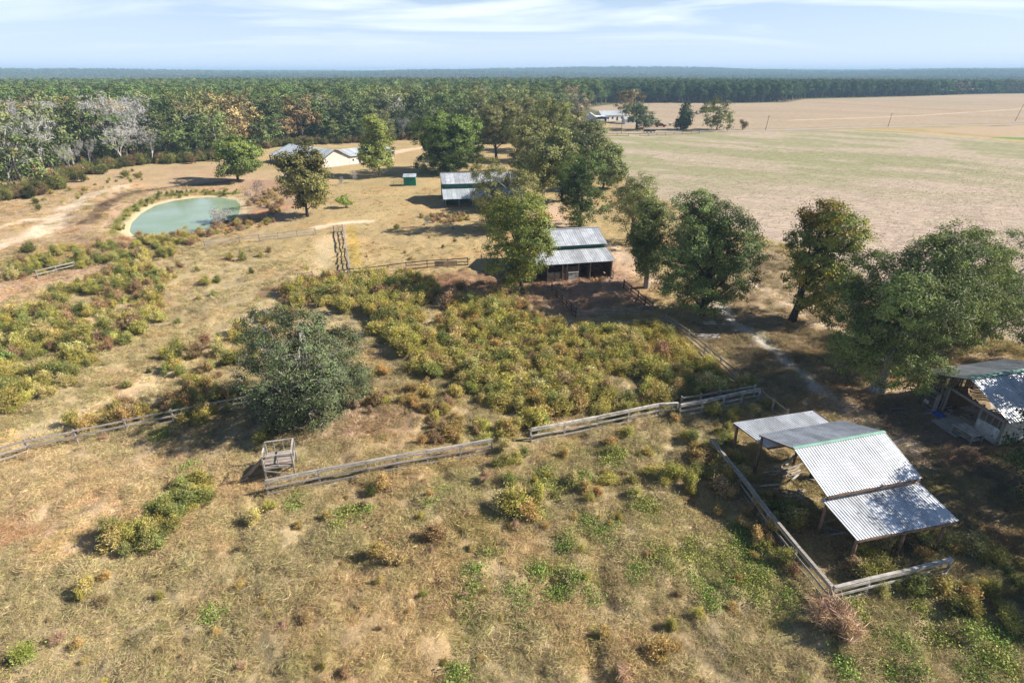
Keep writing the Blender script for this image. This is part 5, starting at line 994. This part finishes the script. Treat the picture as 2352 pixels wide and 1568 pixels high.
def joined(trunk, crown, leafm, nm):
    V1 = np.empty(len(trunk.vertices)*3); trunk.vertices.foreach_get('co', V1); V2 = np.empty(len(crown.vertices)*3); crown.vertices.foreach_get('co', V2)
    V1 = V1.reshape(-1, 3); V2 = V2.reshape(-1, 3); f4, f3 = [], []
    for p in trunk.polygons: (f4 if len(p.vertices) == 4 else f3).append(list(p.vertices))
    F2 = np.arange(len(V2)).reshape(-1, 4)+len(V1); F4 = np.vstack([np.array(f4).reshape(-1, 4), F2])
    col = np.ones((len(V1)+len(V2), 3)); ca = crown.color_attributes.get('col')
    if ca: c = np.empty(len(V2)*4); ca.data.foreach_get('color', c); col[len(V1):] = c.reshape(-1, 4)[:, :3]
    fm = np.concatenate([np.zeros(len(f4)), np.ones(len(F2)), np.zeros(len(f3))])
    return mesh_np(nm, np.vstack([V1, V2]), [F4, np.array(f3).reshape(-1, 3)], [trunk.materials[0], leafm], col=col, fm=fm)
def rzv(n): return np.c_[rg.normal(size=(n, 2))*.05, rg.uniform(0, 6.28, n)]
JP = []; JI = {}
for k in range(5):
    for j in range(3): JI[(k, j)] = len(JP); JP.append(joined(*PO[k][j], M_LEAF_I if k < 4 else M_BARKW, f'forest_source_{k}{j}'))
R_ = ~indiv; m_ = R_.sum(); pp = P[R_]; zz = hgt(pp[:, 0], pp[:, 1])-.2; s = H_[R_]/10
scatter('forest_trees', np.c_[pp, zz], rzv(m_), np.c_[s*rg.uniform(.95, 1.35, m_), s*rg.uniform(.95, 1.35, m_), s], np.array([JI[(int(k), int(rg.integers(0, 3)))] for k in kind[R_]]), tint[R_], JP, 'mixed green forest of oaks and pines stretching behind the nearer trees', 'forest')
# undergrowth along the forest edge
# far forest
LP = []
for k in range(3): t_, c_ = tree_meshes(300+k, h=10, w=9, lo=.0, lobes=7, nclump=40, per=12, L=1.3, W=.9, cr=1.1, tr=.2, twigs=0); LP.append(joined(t_, c_, M_LEAF_I, f'far_source_{k}'))
for k in range(2): t_, c_ = tree_meshes(310+k, h=10, w=4.6, lo=.1, lobes=7, nclump=36, per=12, L=1.0, W=.7, cr=.8, tr=.2, shape='pine', lobe_r=.55, twigs=0); LP.append(joined(t_, c_, M_LEAF_I, f'far_source_{3+k}'))
P2 = [jgrid(760, 1300, 10, 1.0), jgrid(1300, 2400, 17, .98), jgrid(2400, 4200, 30, .96), jgrid(4200, 7600, 60, .95)]; S2 = np.concatenate([np.full(len(p), f) for p, f in zip(P2, (1.75, 2.0, 2.6, 3.6))]); P2 = np.vstack(P2)
u2, v2 = proj(P2[:, 0], P2[:, 1]); ok = v2 < np.interp(u2, FB[:, 0], FB[:, 1])-.5; r2 = np.hypot(P2[:, 0], P2[:, 1])
ok &= ~((fbm(P2[:, 0]/260, P2[:, 1]/260, 8, 2) > .80) & (r2 > 1500)); P2, S2, r2, u2 = P2[ok], S2[ok], r2[ok], u2[ok]; n2 = len(P2)
k2 = (fbm(P2[:, 0]/300, P2[:, 1]/300, 15, 3)+rg.normal(size=n2)*.06) > .46; i2 = np.where(k2, rg.integers(3, 5, n2), rg.integers(0, 3, n2))
t2 = np.where(k2[:, None], np.array([.075, .135, .05]), np.array([.125, .145, .065]))*rg.uniform(.75, 1.3, (n2, 1)); br = rg.random(n2) < .07; t2[br] = np.array([.20, .165, .12])
hs_ = np.where(r2 < 1400, 1.7, 1.75)*rg.uniform(.85, 1.15, n2)
wd = np.where(k2, S2*1.5, S2*1.0)
scatter('distant_forest', np.c_[P2, hgt(P2[:, 0], P2[:, 1])-.3], rzv(n2)*[0, 0, 1], np.c_[wd, wd, hs_], i2, t2, LP, 'blue-green forest rolling away to the horizon', 'forest')

# ---------------------------------------------------------------- weeds and bushes
def shrub_mesh(seed, r=.8, h=1.3, plumes=16, per=150, L=.135, W=.032, m=None, spread=.33, dr=.9):
    rs = np.random.default_rng(seed); VV = []; CC = []; n0 = 0
    for i in range(plumes):
        a = rs.uniform(0, 6.28); q = rs.random()**.6; c = np.array([math.cos(a)*q*r*.75, math.sin(a)*q*r*.75, h*(1-.55*q*q)*rs.uniform(.62, 1.0)])
        od = np.array([math.cos(a)*(.25+q), math.sin(a)*(.25+q), .5]); od /= np.linalg.norm(od); k = int(per*rs.uniform(.6, 1.4))
        t = rs.random(k); pos = c*np.array([.35, .35, .15])+(c-c*np.array([.35, .35, .15]))*(t**.5)[:, None]; pos = pos+rs.normal(size=(k, 3))*np.array([1, 1, .8])*spread*r*.55*(.35+.65*t)[:, None]
        V, F = leaves(rs, pos, np.broadcast_to(od, (k, 3)), L*r/.8, W*r/.8, .3, .3, droop=od*dr+np.array([0, 0, .15])); b = rs.uniform(.72, 1.28)*np.array([1, rs.uniform(.9, 1.05), rs.uniform(.75, 1.1)])
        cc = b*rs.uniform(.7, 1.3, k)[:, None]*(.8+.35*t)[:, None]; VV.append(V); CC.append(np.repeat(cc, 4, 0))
    V = np.vstack(VV); return mesh_np('shrub', V, np.arange(len(V)).reshape(-1, 4), m, col=np.vstack(CC))
NS = 7
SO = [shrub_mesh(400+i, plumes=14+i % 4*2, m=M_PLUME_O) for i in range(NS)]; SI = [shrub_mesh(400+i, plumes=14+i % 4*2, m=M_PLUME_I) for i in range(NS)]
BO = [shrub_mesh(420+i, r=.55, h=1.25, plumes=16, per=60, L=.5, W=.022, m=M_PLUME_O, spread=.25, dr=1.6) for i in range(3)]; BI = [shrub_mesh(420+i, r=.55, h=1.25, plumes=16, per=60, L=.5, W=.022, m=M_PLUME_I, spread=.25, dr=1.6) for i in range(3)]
PAL = {'yg': (.38, .345, .11), 'lt': (.48, .425, .18), 'gr': (.24, .255, .09), 'br': (.35, .25, .145), 'am': (.43, .32, .135), 'dk': (.12, .135, .05), 'pk': (.42, .30, .22), 'lime': (.28, .33, .08)}
MIXES = {'main': ('yg', .50, 'lt', .18, 'gr', .18, 'br', .08, 'am', .06), 'brown': ('br', .40, 'am', .25, 'yg', .2, 'pk', .15), 'left': ('yg', .30, 'lt', .18, 'gr', .27, 'br', .20, 'dk', .05), 'green': ('gr', .45, 'yg', .4, 'dk', .15), 'dry': ('am', .45, 'br', .3, 'yg', .25)}
ZONES = [ # polygon, spacing, size, mix, where
 ([(640, 672), (690, 650), (800, 640), (930, 640), (1000, 660), (1180, 695), (1270, 748), (1330, 765), (1500, 762), (1570, 792), (1650, 858), (1745, 895), (1620, 915), (1540, 930), (1230, 978), (1150, 1000), (1080, 930), (1000, 880), (900, 810), (850, 740), (800, 715), (720, 705)], 0.95, 1.35, 'main', 'in the big yellow-green thicket at the centre'),
 ([(860, 860), (1000, 890), (1150, 1005), (1000, 1040), (860, 1010), (830, 930)], 1.15, .95, 'dry', 'in the brown weeds between live oak and front fence'),
 ([(-60, 610), (150, 575), (300, 560), (455, 545), (462, 560), (380, 598), (180, 622), (60, 645), (-60, 655)], 1.35, 1.15, 'left', 'in the weed belt below the pond'),
 ([(-60, 740), (120, 680), (240, 625), (340, 600), (400, 640), (360, 720), (300, 790), (200, 870), (60, 940), (-60, 960)], 1.2, 1.2, 'left', 'in the thicket on the left slope'),
 ([(560, 760), (630, 700), (690, 665), (740, 690), (640, 770), (560, 850), (450, 880), (340, 855), (440, 790)], 1.6, 1.1, 'left', 'beside the mown track near the live oak'),
 ([(180, 970), (300, 935), (440, 905), (560, 890), (580, 915), (440, 945), (300, 985), (190, 1000)], 1.1, .95, 'dry', 'along the left pasture fence'),
 ([(395, 955), (470, 930), (545, 912), (560, 935), (480, 965), (400, 985)], .9, 1.0, 'green', 'covering the left pasture fence near the live oak'),
 ([(330, 1185), (400, 1120), (480, 1108), (510, 1150), (430, 1225), (370, 1280), (240, 1275), (250, 1235)], 0.85, 1.1, 'green', 'in the isolated clump below the platform'),
 ([(1560, 960), (1700, 935), (1770, 905), (1810, 945), (1700, 970), (1680, 1000), (1690, 1060), (1720, 1110), (1640, 1100), (1600, 1040), (1550, 1000)], 1.05, .95, 'main', 'between the chute fence and the pole barn'),
 ([(1600, 1060), (1660, 1040), (1700, 1130), (1790, 1240), (1850, 1320), (1800, 1310), (1700, 1200), (1640, 1130)], 1.1, .95, 'dry', 'outside the slanting fence by the pole barn'),
 ([(1740, 1130), (1800, 1170), (1880, 1240), (1940, 1290), (2000, 1260), (2200, 1205), (2352, 1240), (2420, 1300), (2352, 1260), (2170, 1275), (1930, 1330), (1860, 1270), (1800, 1210)], .95, 1.1, 'main', 'inside the fence corner below the pole barn'),
 ([(2030, 1370), (2180, 1310), (2352, 1290), (2450, 1330), (2450, 1450), (2250, 1420), (2150, 1400)], 1.1, 1.0, 'main', 'outside the bottom right fence'),
 ([(300, 540), (360, 520), (560, 500), (620, 500), (600, 480), (560, 470), (640, 430), (650, 470), (620, 520), (450, 560), (300, 560)], 1.5, .85, 'brown', 'on the near bank of the pond'),
 ([(265, 545), (275, 500), (310, 468), (370, 446), (450, 438), (545, 440), (545, 449), (450, 447), (380, 458), (325, 478), (292, 505), (284, 540)], 1.5, .6, 'green', 'in the reed band round the pond'),
 ([(-60, 1000), (0, 700), (500, 580), (760, 620), (640, 700), (250, 940)], 7, .75, 'left', 'scattered over the left slope'),
 ([(600, 1150), (1600, 1050), (1750, 1250), (1900, 1500), (100, 1568), (100, 1300)], 3.0, .48, 'dry', 'scattered over the front pasture'),
 ([(1100, 1040), (1300, 1010), (1560, 1010), (1640, 1120), (1560, 1180), (1350, 1160), (1180, 1190), (1100, 1150)], 2.3, .75, 'main', 'in the weeds below the bleached fence'),
 ([(800, 540), (1100, 480), (1120, 600), (830, 620)], 6, .45, 'brown', 'scattered over the lawn'),
 ([(955, 500), (1000, 492), (1065, 492), (1085, 506), (1000, 517)], .9, .55, 'brown', 'in the dark brown brush patch before the green barn'),
 ([(30, 480), (140, 430), (330, 385), (330, 420), (150, 480)], 5, .9, 'green', 'at the foot of the left forest'),
]
pts, sz, mx, wh = [], [], [], []
for poly, sp, s0, mixn, where in ZONES:
    W_ = GP(poly); x0, y0 = W_.min(0); x1, y1 = W_.max(0)
    xs, ys = np.meshgrid(np.arange(x0, x1, sp), np.arange(y0, y1, sp)); xs = xs.ravel()+rg.uniform(-.5, .5, xs.size)*sp; ys = ys.ravel()+rg.uniform(-.5, .5, ys.size)*sp
    d = polysd(W_, xs, ys)+(fbm(xs/3, ys/3, 33, 2)-.5)*3.0; k = d > 0
    if sp < 3: k &= fbm(xs/3.2, ys/3.2, 41, 2) > (.33 if 'centre' in where else .33)
    for x, y in zip(xs[k], ys[k]): pts.append((x, y)); sz.append(s0*rg.uniform(.6, 1.35)); wh.append(where); m_ = MIXES[mixn]; mx.append(rg.choice(m_[0::2], p=np.array(m_[1::2])/sum(m_[1::2])))
SINGLE = [(1180, 1172, 1.35, 'yg'), (1215, 1188, 1.1, 'am'), (1150, 1165, 1.1, 'lt'), (1240, 1140, .9, 'yg'), (1170, 1110, .9, 'gr'), (1400, 1112, 1.1, 'yg'), (1345, 1130, .8, 'am'), (1540, 1105, 1.3, 'yg'), (1585, 1120, 1.1, 'yg'), (1495, 1092, 1.1, 'yg'), (1600, 1090, .9, 'gr'), (880, 1115, 1.0, 'am'), (850, 1130, .7, 'dk'), (590, 1198, .9, 'lt'), (620, 1178, .7, 'yg'), (905, 1300, 1.0, 'br'), (1000, 1245, 1.2, 'br'), (870, 1280, .8, 'am'), (1515, 1500, 1.0, 'am'), (1545, 1488, .8, 'am'), (270, 1260, 1.0, 'lt'), (345, 1262, .8, 'lt'), (60, 1515, .7, 'lime'), (205, 1365, .8, 'lt'), (190, 1380, .6, 'yg'), (240, 1385, .6, 'br'), (1420, 1190, .6, 'yg'), (1320, 1190, .5, 'am'), (640, 1090, .8, 'yg'), (620, 1005, 1.0, 'gr'), (640, 985, 1.0, 'dk'), (600, 1020, .8, 'yg'), (35, 760, 1.0, 'dk'), (70, 580, 1.3, 'dk'), (1000, 560, .0, 'yg'), (910, 525, .9, 'lt'), (1185, 1060, .9, 'yg'), (1140, 1075, .8, 'gr'), (1440, 1000, .9, 'yg'), (1400, 1020, .8, 'am'), (560, 600, 1.1, 'gr'), (530, 598, 1.0, 'yg'), (600, 590, .8, 'lt'), (620, 580, .9, 'br'), (475, 655, 1.0, 'yg'), (500, 648, .9, 'gr'), (370, 740, 1.0, 'yg'), (310, 470, .0, 'yg'), (290, 405, 1.8, 'gr'), (318, 410, 1.2, 'gr'), (145, 435, 1.6, 'dk'), (125, 420, 2.2, 'gr')]
for u, v, s, c in SINGLE:
    if s: g = G(u, v); pts.append((g[0], g[1])); sz.append(s*1.15); mx.append(c); wh.append('standing apart in the grass')
TUFT = [(1115, 1103, 1.0), (1905, 1440, 2.6), (1930, 1470, 2.2), (1880, 1400, 1.6), (1070, 1370, .8), (1185, 1210, .9), (140, 1480, .9), (1430, 1555, 1.2), (555, 1540, .8), (650, 1440, .8), (990, 1270, .8), (980, 1240, .7), (660, 690, .9), (815, 935, 1.1), (1170, 1180, .8), (165, 1000, .8), (240, 1010, .8), (560, 740, .8), (1150, 1145, .7)]
pts = np.array(pts); sz = np.array(sz); nS = len(pts); zz = hgt(pts[:, 0], pts[:, 1])-.08; dist = np.sqrt(pts[:, 0]**2+pts[:, 1]**2+27**2); us, vs = proj(pts[:, 0], pts[:, 1])
vis = (us > -20) & (us < 2372) & (vs < 1590) & (vs > 100); rank = np.where(vis, sz/dist, -1); top = np.argsort(-rank)[:272]; ind = np.zeros(nS, bool); ind[top] = True
CN = {'yg': 'yellow-green', 'lt': 'pale yellow', 'gr': 'dull green', 'br': 'brown', 'am': 'amber', 'dk': 'dark green', 'pk': 'pinkish', 'lime': 'lime green'}
tc_ = 1.02*np.array([PAL[c] for c in mx])*rg.uniform(.82, 1.22, (nS, 1))*rg.uniform(.94, 1.06, (nS, 3))
BZ = {}
for i in top: BZ.setdefault((wh[i], mx[i], 'large' if sz[i] > 1.05 else 'medium' if sz[i] > .7 else 'small'), []).append(i)
def bsub(i, big):
    m_ = BZ[(wh[i], mx[i], big)]
    if len(m_) < 2: return ''
    hx = ['leftmost', 'left', 'middle', 'right', 'rightmost'] if len(m_) > 12 else ['left', 'middle', 'right'] if len(m_) > 2 else ['left', 'right']
    hy = ['farthest', 'far', 'near', 'nearest'] if len(m_) > 12 else ['far', 'near'] if len(m_) > 3 else ['']
    return (', '+rankzones(us[m_], hx)(us[i])+' '+rankzones(vs[m_], hy)(vs[i])+' part').replace('  ', ' ')
for i in top:
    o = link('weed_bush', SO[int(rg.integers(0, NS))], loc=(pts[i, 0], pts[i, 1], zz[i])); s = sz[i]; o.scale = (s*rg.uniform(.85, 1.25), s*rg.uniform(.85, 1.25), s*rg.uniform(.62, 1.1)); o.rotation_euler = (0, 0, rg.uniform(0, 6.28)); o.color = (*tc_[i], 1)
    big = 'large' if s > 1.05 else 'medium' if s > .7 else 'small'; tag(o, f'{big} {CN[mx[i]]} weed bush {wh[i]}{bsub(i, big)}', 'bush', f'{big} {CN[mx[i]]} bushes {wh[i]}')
r_ = ~ind; k_ = r_.sum(); s = sz[r_][:, None]*rg.uniform(.8, 1.2, (k_, 3))
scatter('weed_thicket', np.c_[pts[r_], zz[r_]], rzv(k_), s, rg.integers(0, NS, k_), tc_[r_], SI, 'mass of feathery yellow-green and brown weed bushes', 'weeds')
for i, (u, v, s) in enumerate(TUFT):
    g = G(u, v); o = link('grass_clump', BO[i % 3], loc=(g[0], g[1], hz(g[0], g[1])-.05)); o.scale = (s*1.0, s*1.0, s*.75); o.rotation_euler = (0, 0, i*1.3); o.color = ((.48, .34, .23, 1) if s > 1.5 else (.43, .30, .20, 1))
    big = s > 1.5; tag(o, 'large fallen clump of tan dead grass below the fence corner' if big else 'upright tuft of rusty broomsedge grass standing in the pasture', 'grass clump', 'big tan grass clumps' if big else 'rusty grass tufts')

# ---------------------------------------------------------------- grass
def grass_proto(seed, nb=72, R=.36, L=.36, W=.014, flat=.55):
    rs = np.random.default_rng(seed); a = rs.uniform(0, 6.28, nb); q = rs.random(nb)**.5*R; base = np.c_[np.cos(a)*q, np.sin(a)*q, rs.uniform(.02, .16, nb)]; swirl = rs.uniform(0, 6.28)
    d = np.c_[np.cos(swirl)+rs.normal(size=nb)*.9, np.sin(swirl)+rs.normal(size=nb)*.9, rs.uniform(-.1, 1, nb)*flat]
    V, F = leaves(rs, base+d*.05, d*0, L, W, .9, 0, droop=d*1.5); c = rs.uniform(.65, 1.35, nb)[:, None]*np.array([1, 1, 1])*np.where(rs.random(nb) < .22, .8, 1)[:, None]; g = rs.random(nb) < .22; c[g] *= [.75, 1.0, .6]
    return mesh_np(f'grass_source_{seed}', V, F, M_GRASS, col=np.repeat(c, 4, 0))
GPR = [grass_proto(500+i) for i in range(7)]
def wedge(y0, y1, dens, xm=.99):
    A = xm*(y1**2-y0**2)*1.0+20*(y1-y0); k = int(A*dens); y = np.sqrt(rg.uniform(y0**2, y1**2, k)); x = rg.uniform(-1, 1, k)*(xm*y*1.08+8); return np.c_[x, y]
gp = np.vstack([wedge(10, 17, 11), wedge(17, 36, 13), wedge(36, 60, 8), wedge(60, 95, 2.2), wedge(95, 150, .7)])
x, y = gp[:, 0], gp[:, 1]; bad = (polysd(CROP, x, y) > -.5) | (polysd(POND, x, y) > -.8) | (linesd(ROAD, x, y) < 4); gp = gp[~bad]; x, y = gp[:, 0], gp[:, 1]
gc = gcol(x, y); lum = gc.mean(1); k = (lum < .43) | (rg.random(len(gp)) < .12); k &= (fbm(x/1.1, y/1.1, 61, 2)+rg.normal(size=len(x))*.08) > .36
tk = linesd(GP([(752, 545), (748, 585), (700, 640), (640, 690), (560, 745), (450, 800), (350, 870), (240, 940), (60, 1000)]), x, y) < 1.5; k &= ~(tk & (rg.random(len(x)) < .7))
for ln in ([(1262, 1165), (1285, 1240), (1325, 1310), (1415, 1400), (1560, 1480), (1740, 1580)], [(560, 1250), (600, 1330), (590, 1400), (640, 1580)], [(1560, 1250), (1650, 1400), (1760, 1500), (1900, 1580)]): k &= linesd(GP(ln), x, y) > .22
slab = (np.abs(x-41) < 6) & (np.abs(y-42) < 5); k &= ~slab
gp, gc = gp[k], gc[k]; m_ = len(gp); hgs = (.35+1.25*fbm(gp[:, 0]/1.8, gp[:, 1]/1.8, 62, 3))*(1+np.clip((np.hypot(gp[:, 0], gp[:, 1])-40)/120, 0, 1)*.6)
short = np.clip((polysd(GP([(600, 330), (1300, 300), (1600, 560), (1500, 640), (1290, 640), (780, 625), (560, 560), (560, 400)]), gp[:, 0], gp[:, 1]) > 0)*.5, 0, 1); hgs *= 1-short
t_ = gc*1.30*rg.uniform(.72, 1.32, (m_, 1))*rg.uniform(.95, 1.05, (m_, 3))
scatter('pasture_grass', np.c_[gp, hgt(gp[:, 0], gp[:, 1])-.03], np.c_[rg.normal(size=(m_, 2))*.12, rg.uniform(0, 6.28, m_)], np.c_[hgs*1.2, hgs*1.2, hgs*1.1], rg.integers(0, 7, m_), t_, GPR, 'matted dry tan and olive pasture grass', 'grass')
# crop stubble in rows
a_ = math.radians(-35); ru = np.array([math.cos(a_), math.sin(a_)]); rv = np.array([-math.sin(a_), math.cos(a_)])
s_, t1 = np.meshgrid(np.arange(-80, 260, .85), np.arange(-40, 260, .9)); s_ = s_.ravel()+rg.uniform(-.5, .5, s_.size); t1 = t1.ravel()+rg.normal(size=t1.size)*.07
cp = s_[:, None]*ru+t1[:, None]*rv; x, y = cp[:, 0], cp[:, 1]; k = (polysd(CROP, x, y) > .3) & (y < 240) & (np.abs(x) < 1.02*y+8) & (rg.random(len(x)) < np.clip(1.15-y/240, .3, 1)) & (fbm(x/5, y/5, 66, 2) > .32)
cp = cp[k]; m_ = len(cp); gc = gcol(cp[:, 0], cp[:, 1]); t_ = gc*rg.uniform(.75, 1.15, (m_, 1)); gg = rg.random(m_) < .25; t_[gg] = np.array([.17, .19, .08])*rg.uniform(.8, 1.3, (gg.sum(), 1)); sc_ = rg.uniform(.35, .65, m_)
scatter('crop_stubble', np.c_[cp, hgt(cp[:, 0], cp[:, 1])-.02], rzv(m_), np.c_[sc_, sc_, sc_*.8], rg.integers(0, 7, m_), t_, GPR, 'rows of dry crop stubble on the pinkish field', 'stubble')
# vines: bright green leafy patches
def vine_proto(seed):
    rs = np.random.default_rng(seed); k = 60; p = rs.normal(size=(k, 3))*[.30, .30, .08]+[0, 0, .2]; V, F = leaves(rs, p, p*0, .10, .075, 1.0, 0); c = rs.uniform(.6, 1.4, k)[:, None]*np.array([1, 1, 1.]); return mesh_np(f'vine_source_{seed}', V, F, M_LEAF_I, col=np.repeat(c, 4, 0))
VP = [(1260, 1118, 32), (1240, 1090, 24), (1027, 1115, 22), (1000, 1161, 20), (1233, 1178, 20), (1127, 1275, 22), (1380, 1221, 40), (1297, 1241, 20), (1410, 1271, 20), (1503, 1265, 30), (1520, 1295, 26), (1577, 1265, 25), (1280, 1331, 44), (1230, 1300, 22), (1360, 1368, 20), (1177, 1375, 28), (1080, 1358, 18), (1090, 1315, 14), (1453, 1325, 28), (1630, 1338, 40), (1663, 1265, 42), (1730, 1290, 48), (1740, 1350, 45), (1633, 1388, 14), (1080, 1398, 16), (1207, 1428, 9), (1043, 1555, 24), (439, 1077, 16), (1012, 1112, 16), (839, 1172, 18), (679, 1155, 20), (785, 1182, 22), (775, 1215, 18), (1959, 1406, 26), (2053, 1505, 50), (2195, 1444, 58), (2283, 1472, 50), (2119, 1472, 16), (1933, 1531, 28), (2240, 1531, 48), (2326, 1553, 40), (1790, 1380, 26), (1420, 1040, 30), (1490, 1160, 24), (485, 1408, 16), (60, 1510, 16), (1700, 1225, 26), (1340, 1100, 24), (380, 1000, 24), (1400, 1060, 20)]
vp, vt2 = [], []
for u, v, r in VP:
    g = G(u, v); R_m = r/FD*DEP(g); k = int(3.14*R_m*R_m*8.5)+4; a = rg.uniform(0, 6.28, k); q = R_m*np.sqrt(rg.random(k))*1.1; xx = g[0]+np.cos(a)*q*1.1; yy = g[1]+np.sin(a)*q*1.35; kk = fbm(xx/.8, yy/.8, int(u), 2)+(1-q/R_m)*.35 > .52
    vp.append(np.c_[xx, yy][kk]); base = np.array([.21, .29, .065]) if rg.random() < .5 else np.array([.29, .32, .08]); vt2.append(np.repeat(base[None], kk.sum(), 0))
vp = np.vstack(vp); vt2 = np.vstack(vt2)*rg.uniform(.75, 1.25, (len(vp), 1)); m_ = len(vp); sc_ = rg.uniform(.7, 1.3, m_)
scatter('vine_patches', np.c_[vp, hgt(vp[:, 0], vp[:, 1])+.02], rzv(m_), np.c_[sc_, sc_, sc_], rg.integers(0, 3, m_), vt2, [vine_proto(600+i) for i in range(3)], 'bright green leafy vine patches spread over the dry grass', 'ground cover')
# undergrowth at the wood edge
b = FB[(FB[:, 0] > -100) & (FB[:, 0] < 1400)]; bx_ = np.interp(np.linspace(0, 1, 900), np.linspace(0, 1, len(b)), b[:, 0]); by_ = np.interp(bx_, FB[:, 0], FB[:, 1]); up = np.array([G(u, v)[:2] for u, v in zip(bx_, by_)])+rg.normal(size=(900, 2))*[2, 2.5]+[0, 1.5]
m_ = len(up); sc_ = rg.uniform(1.2, 2.8, m_); tt = np.array([PAL[c] for c in rg.choice(['gr', 'dk', 'br', 'gr'], m_)])*.75*rg.uniform(.7, 1.2, (m_, 1))
scatter('forest_undergrowth', np.c_[up, hgt(up[:, 0], up[:, 1])-.1], rzv(m_), np.c_[sc_, sc_, sc_], rg.integers(0, NS, m_), tt, SI, 'low bushes massed along the foot of the wood', 'undergrowth')

# ---------------------------------------------------------------- air
def haze():
    m, t, o = newmat('haze_air'); v = N(t, 'ShaderNodeVolumePrincipled'); v.inputs['Color'].default_value = (.48, .73, 1.0, 1); v.inputs['Density'].default_value = HAZE; v.inputs['Anisotropy'].default_value = 0.0
    t.links.new(v.outputs[0], o.inputs['Volume']); mb = MB(); mb.box(-9800, 9800, -60, 9800, -14.0, 62.0); mb.build('haze', m, label='thin blue distance haze', kind='stuff')
HAZE = 0.00021
haze()
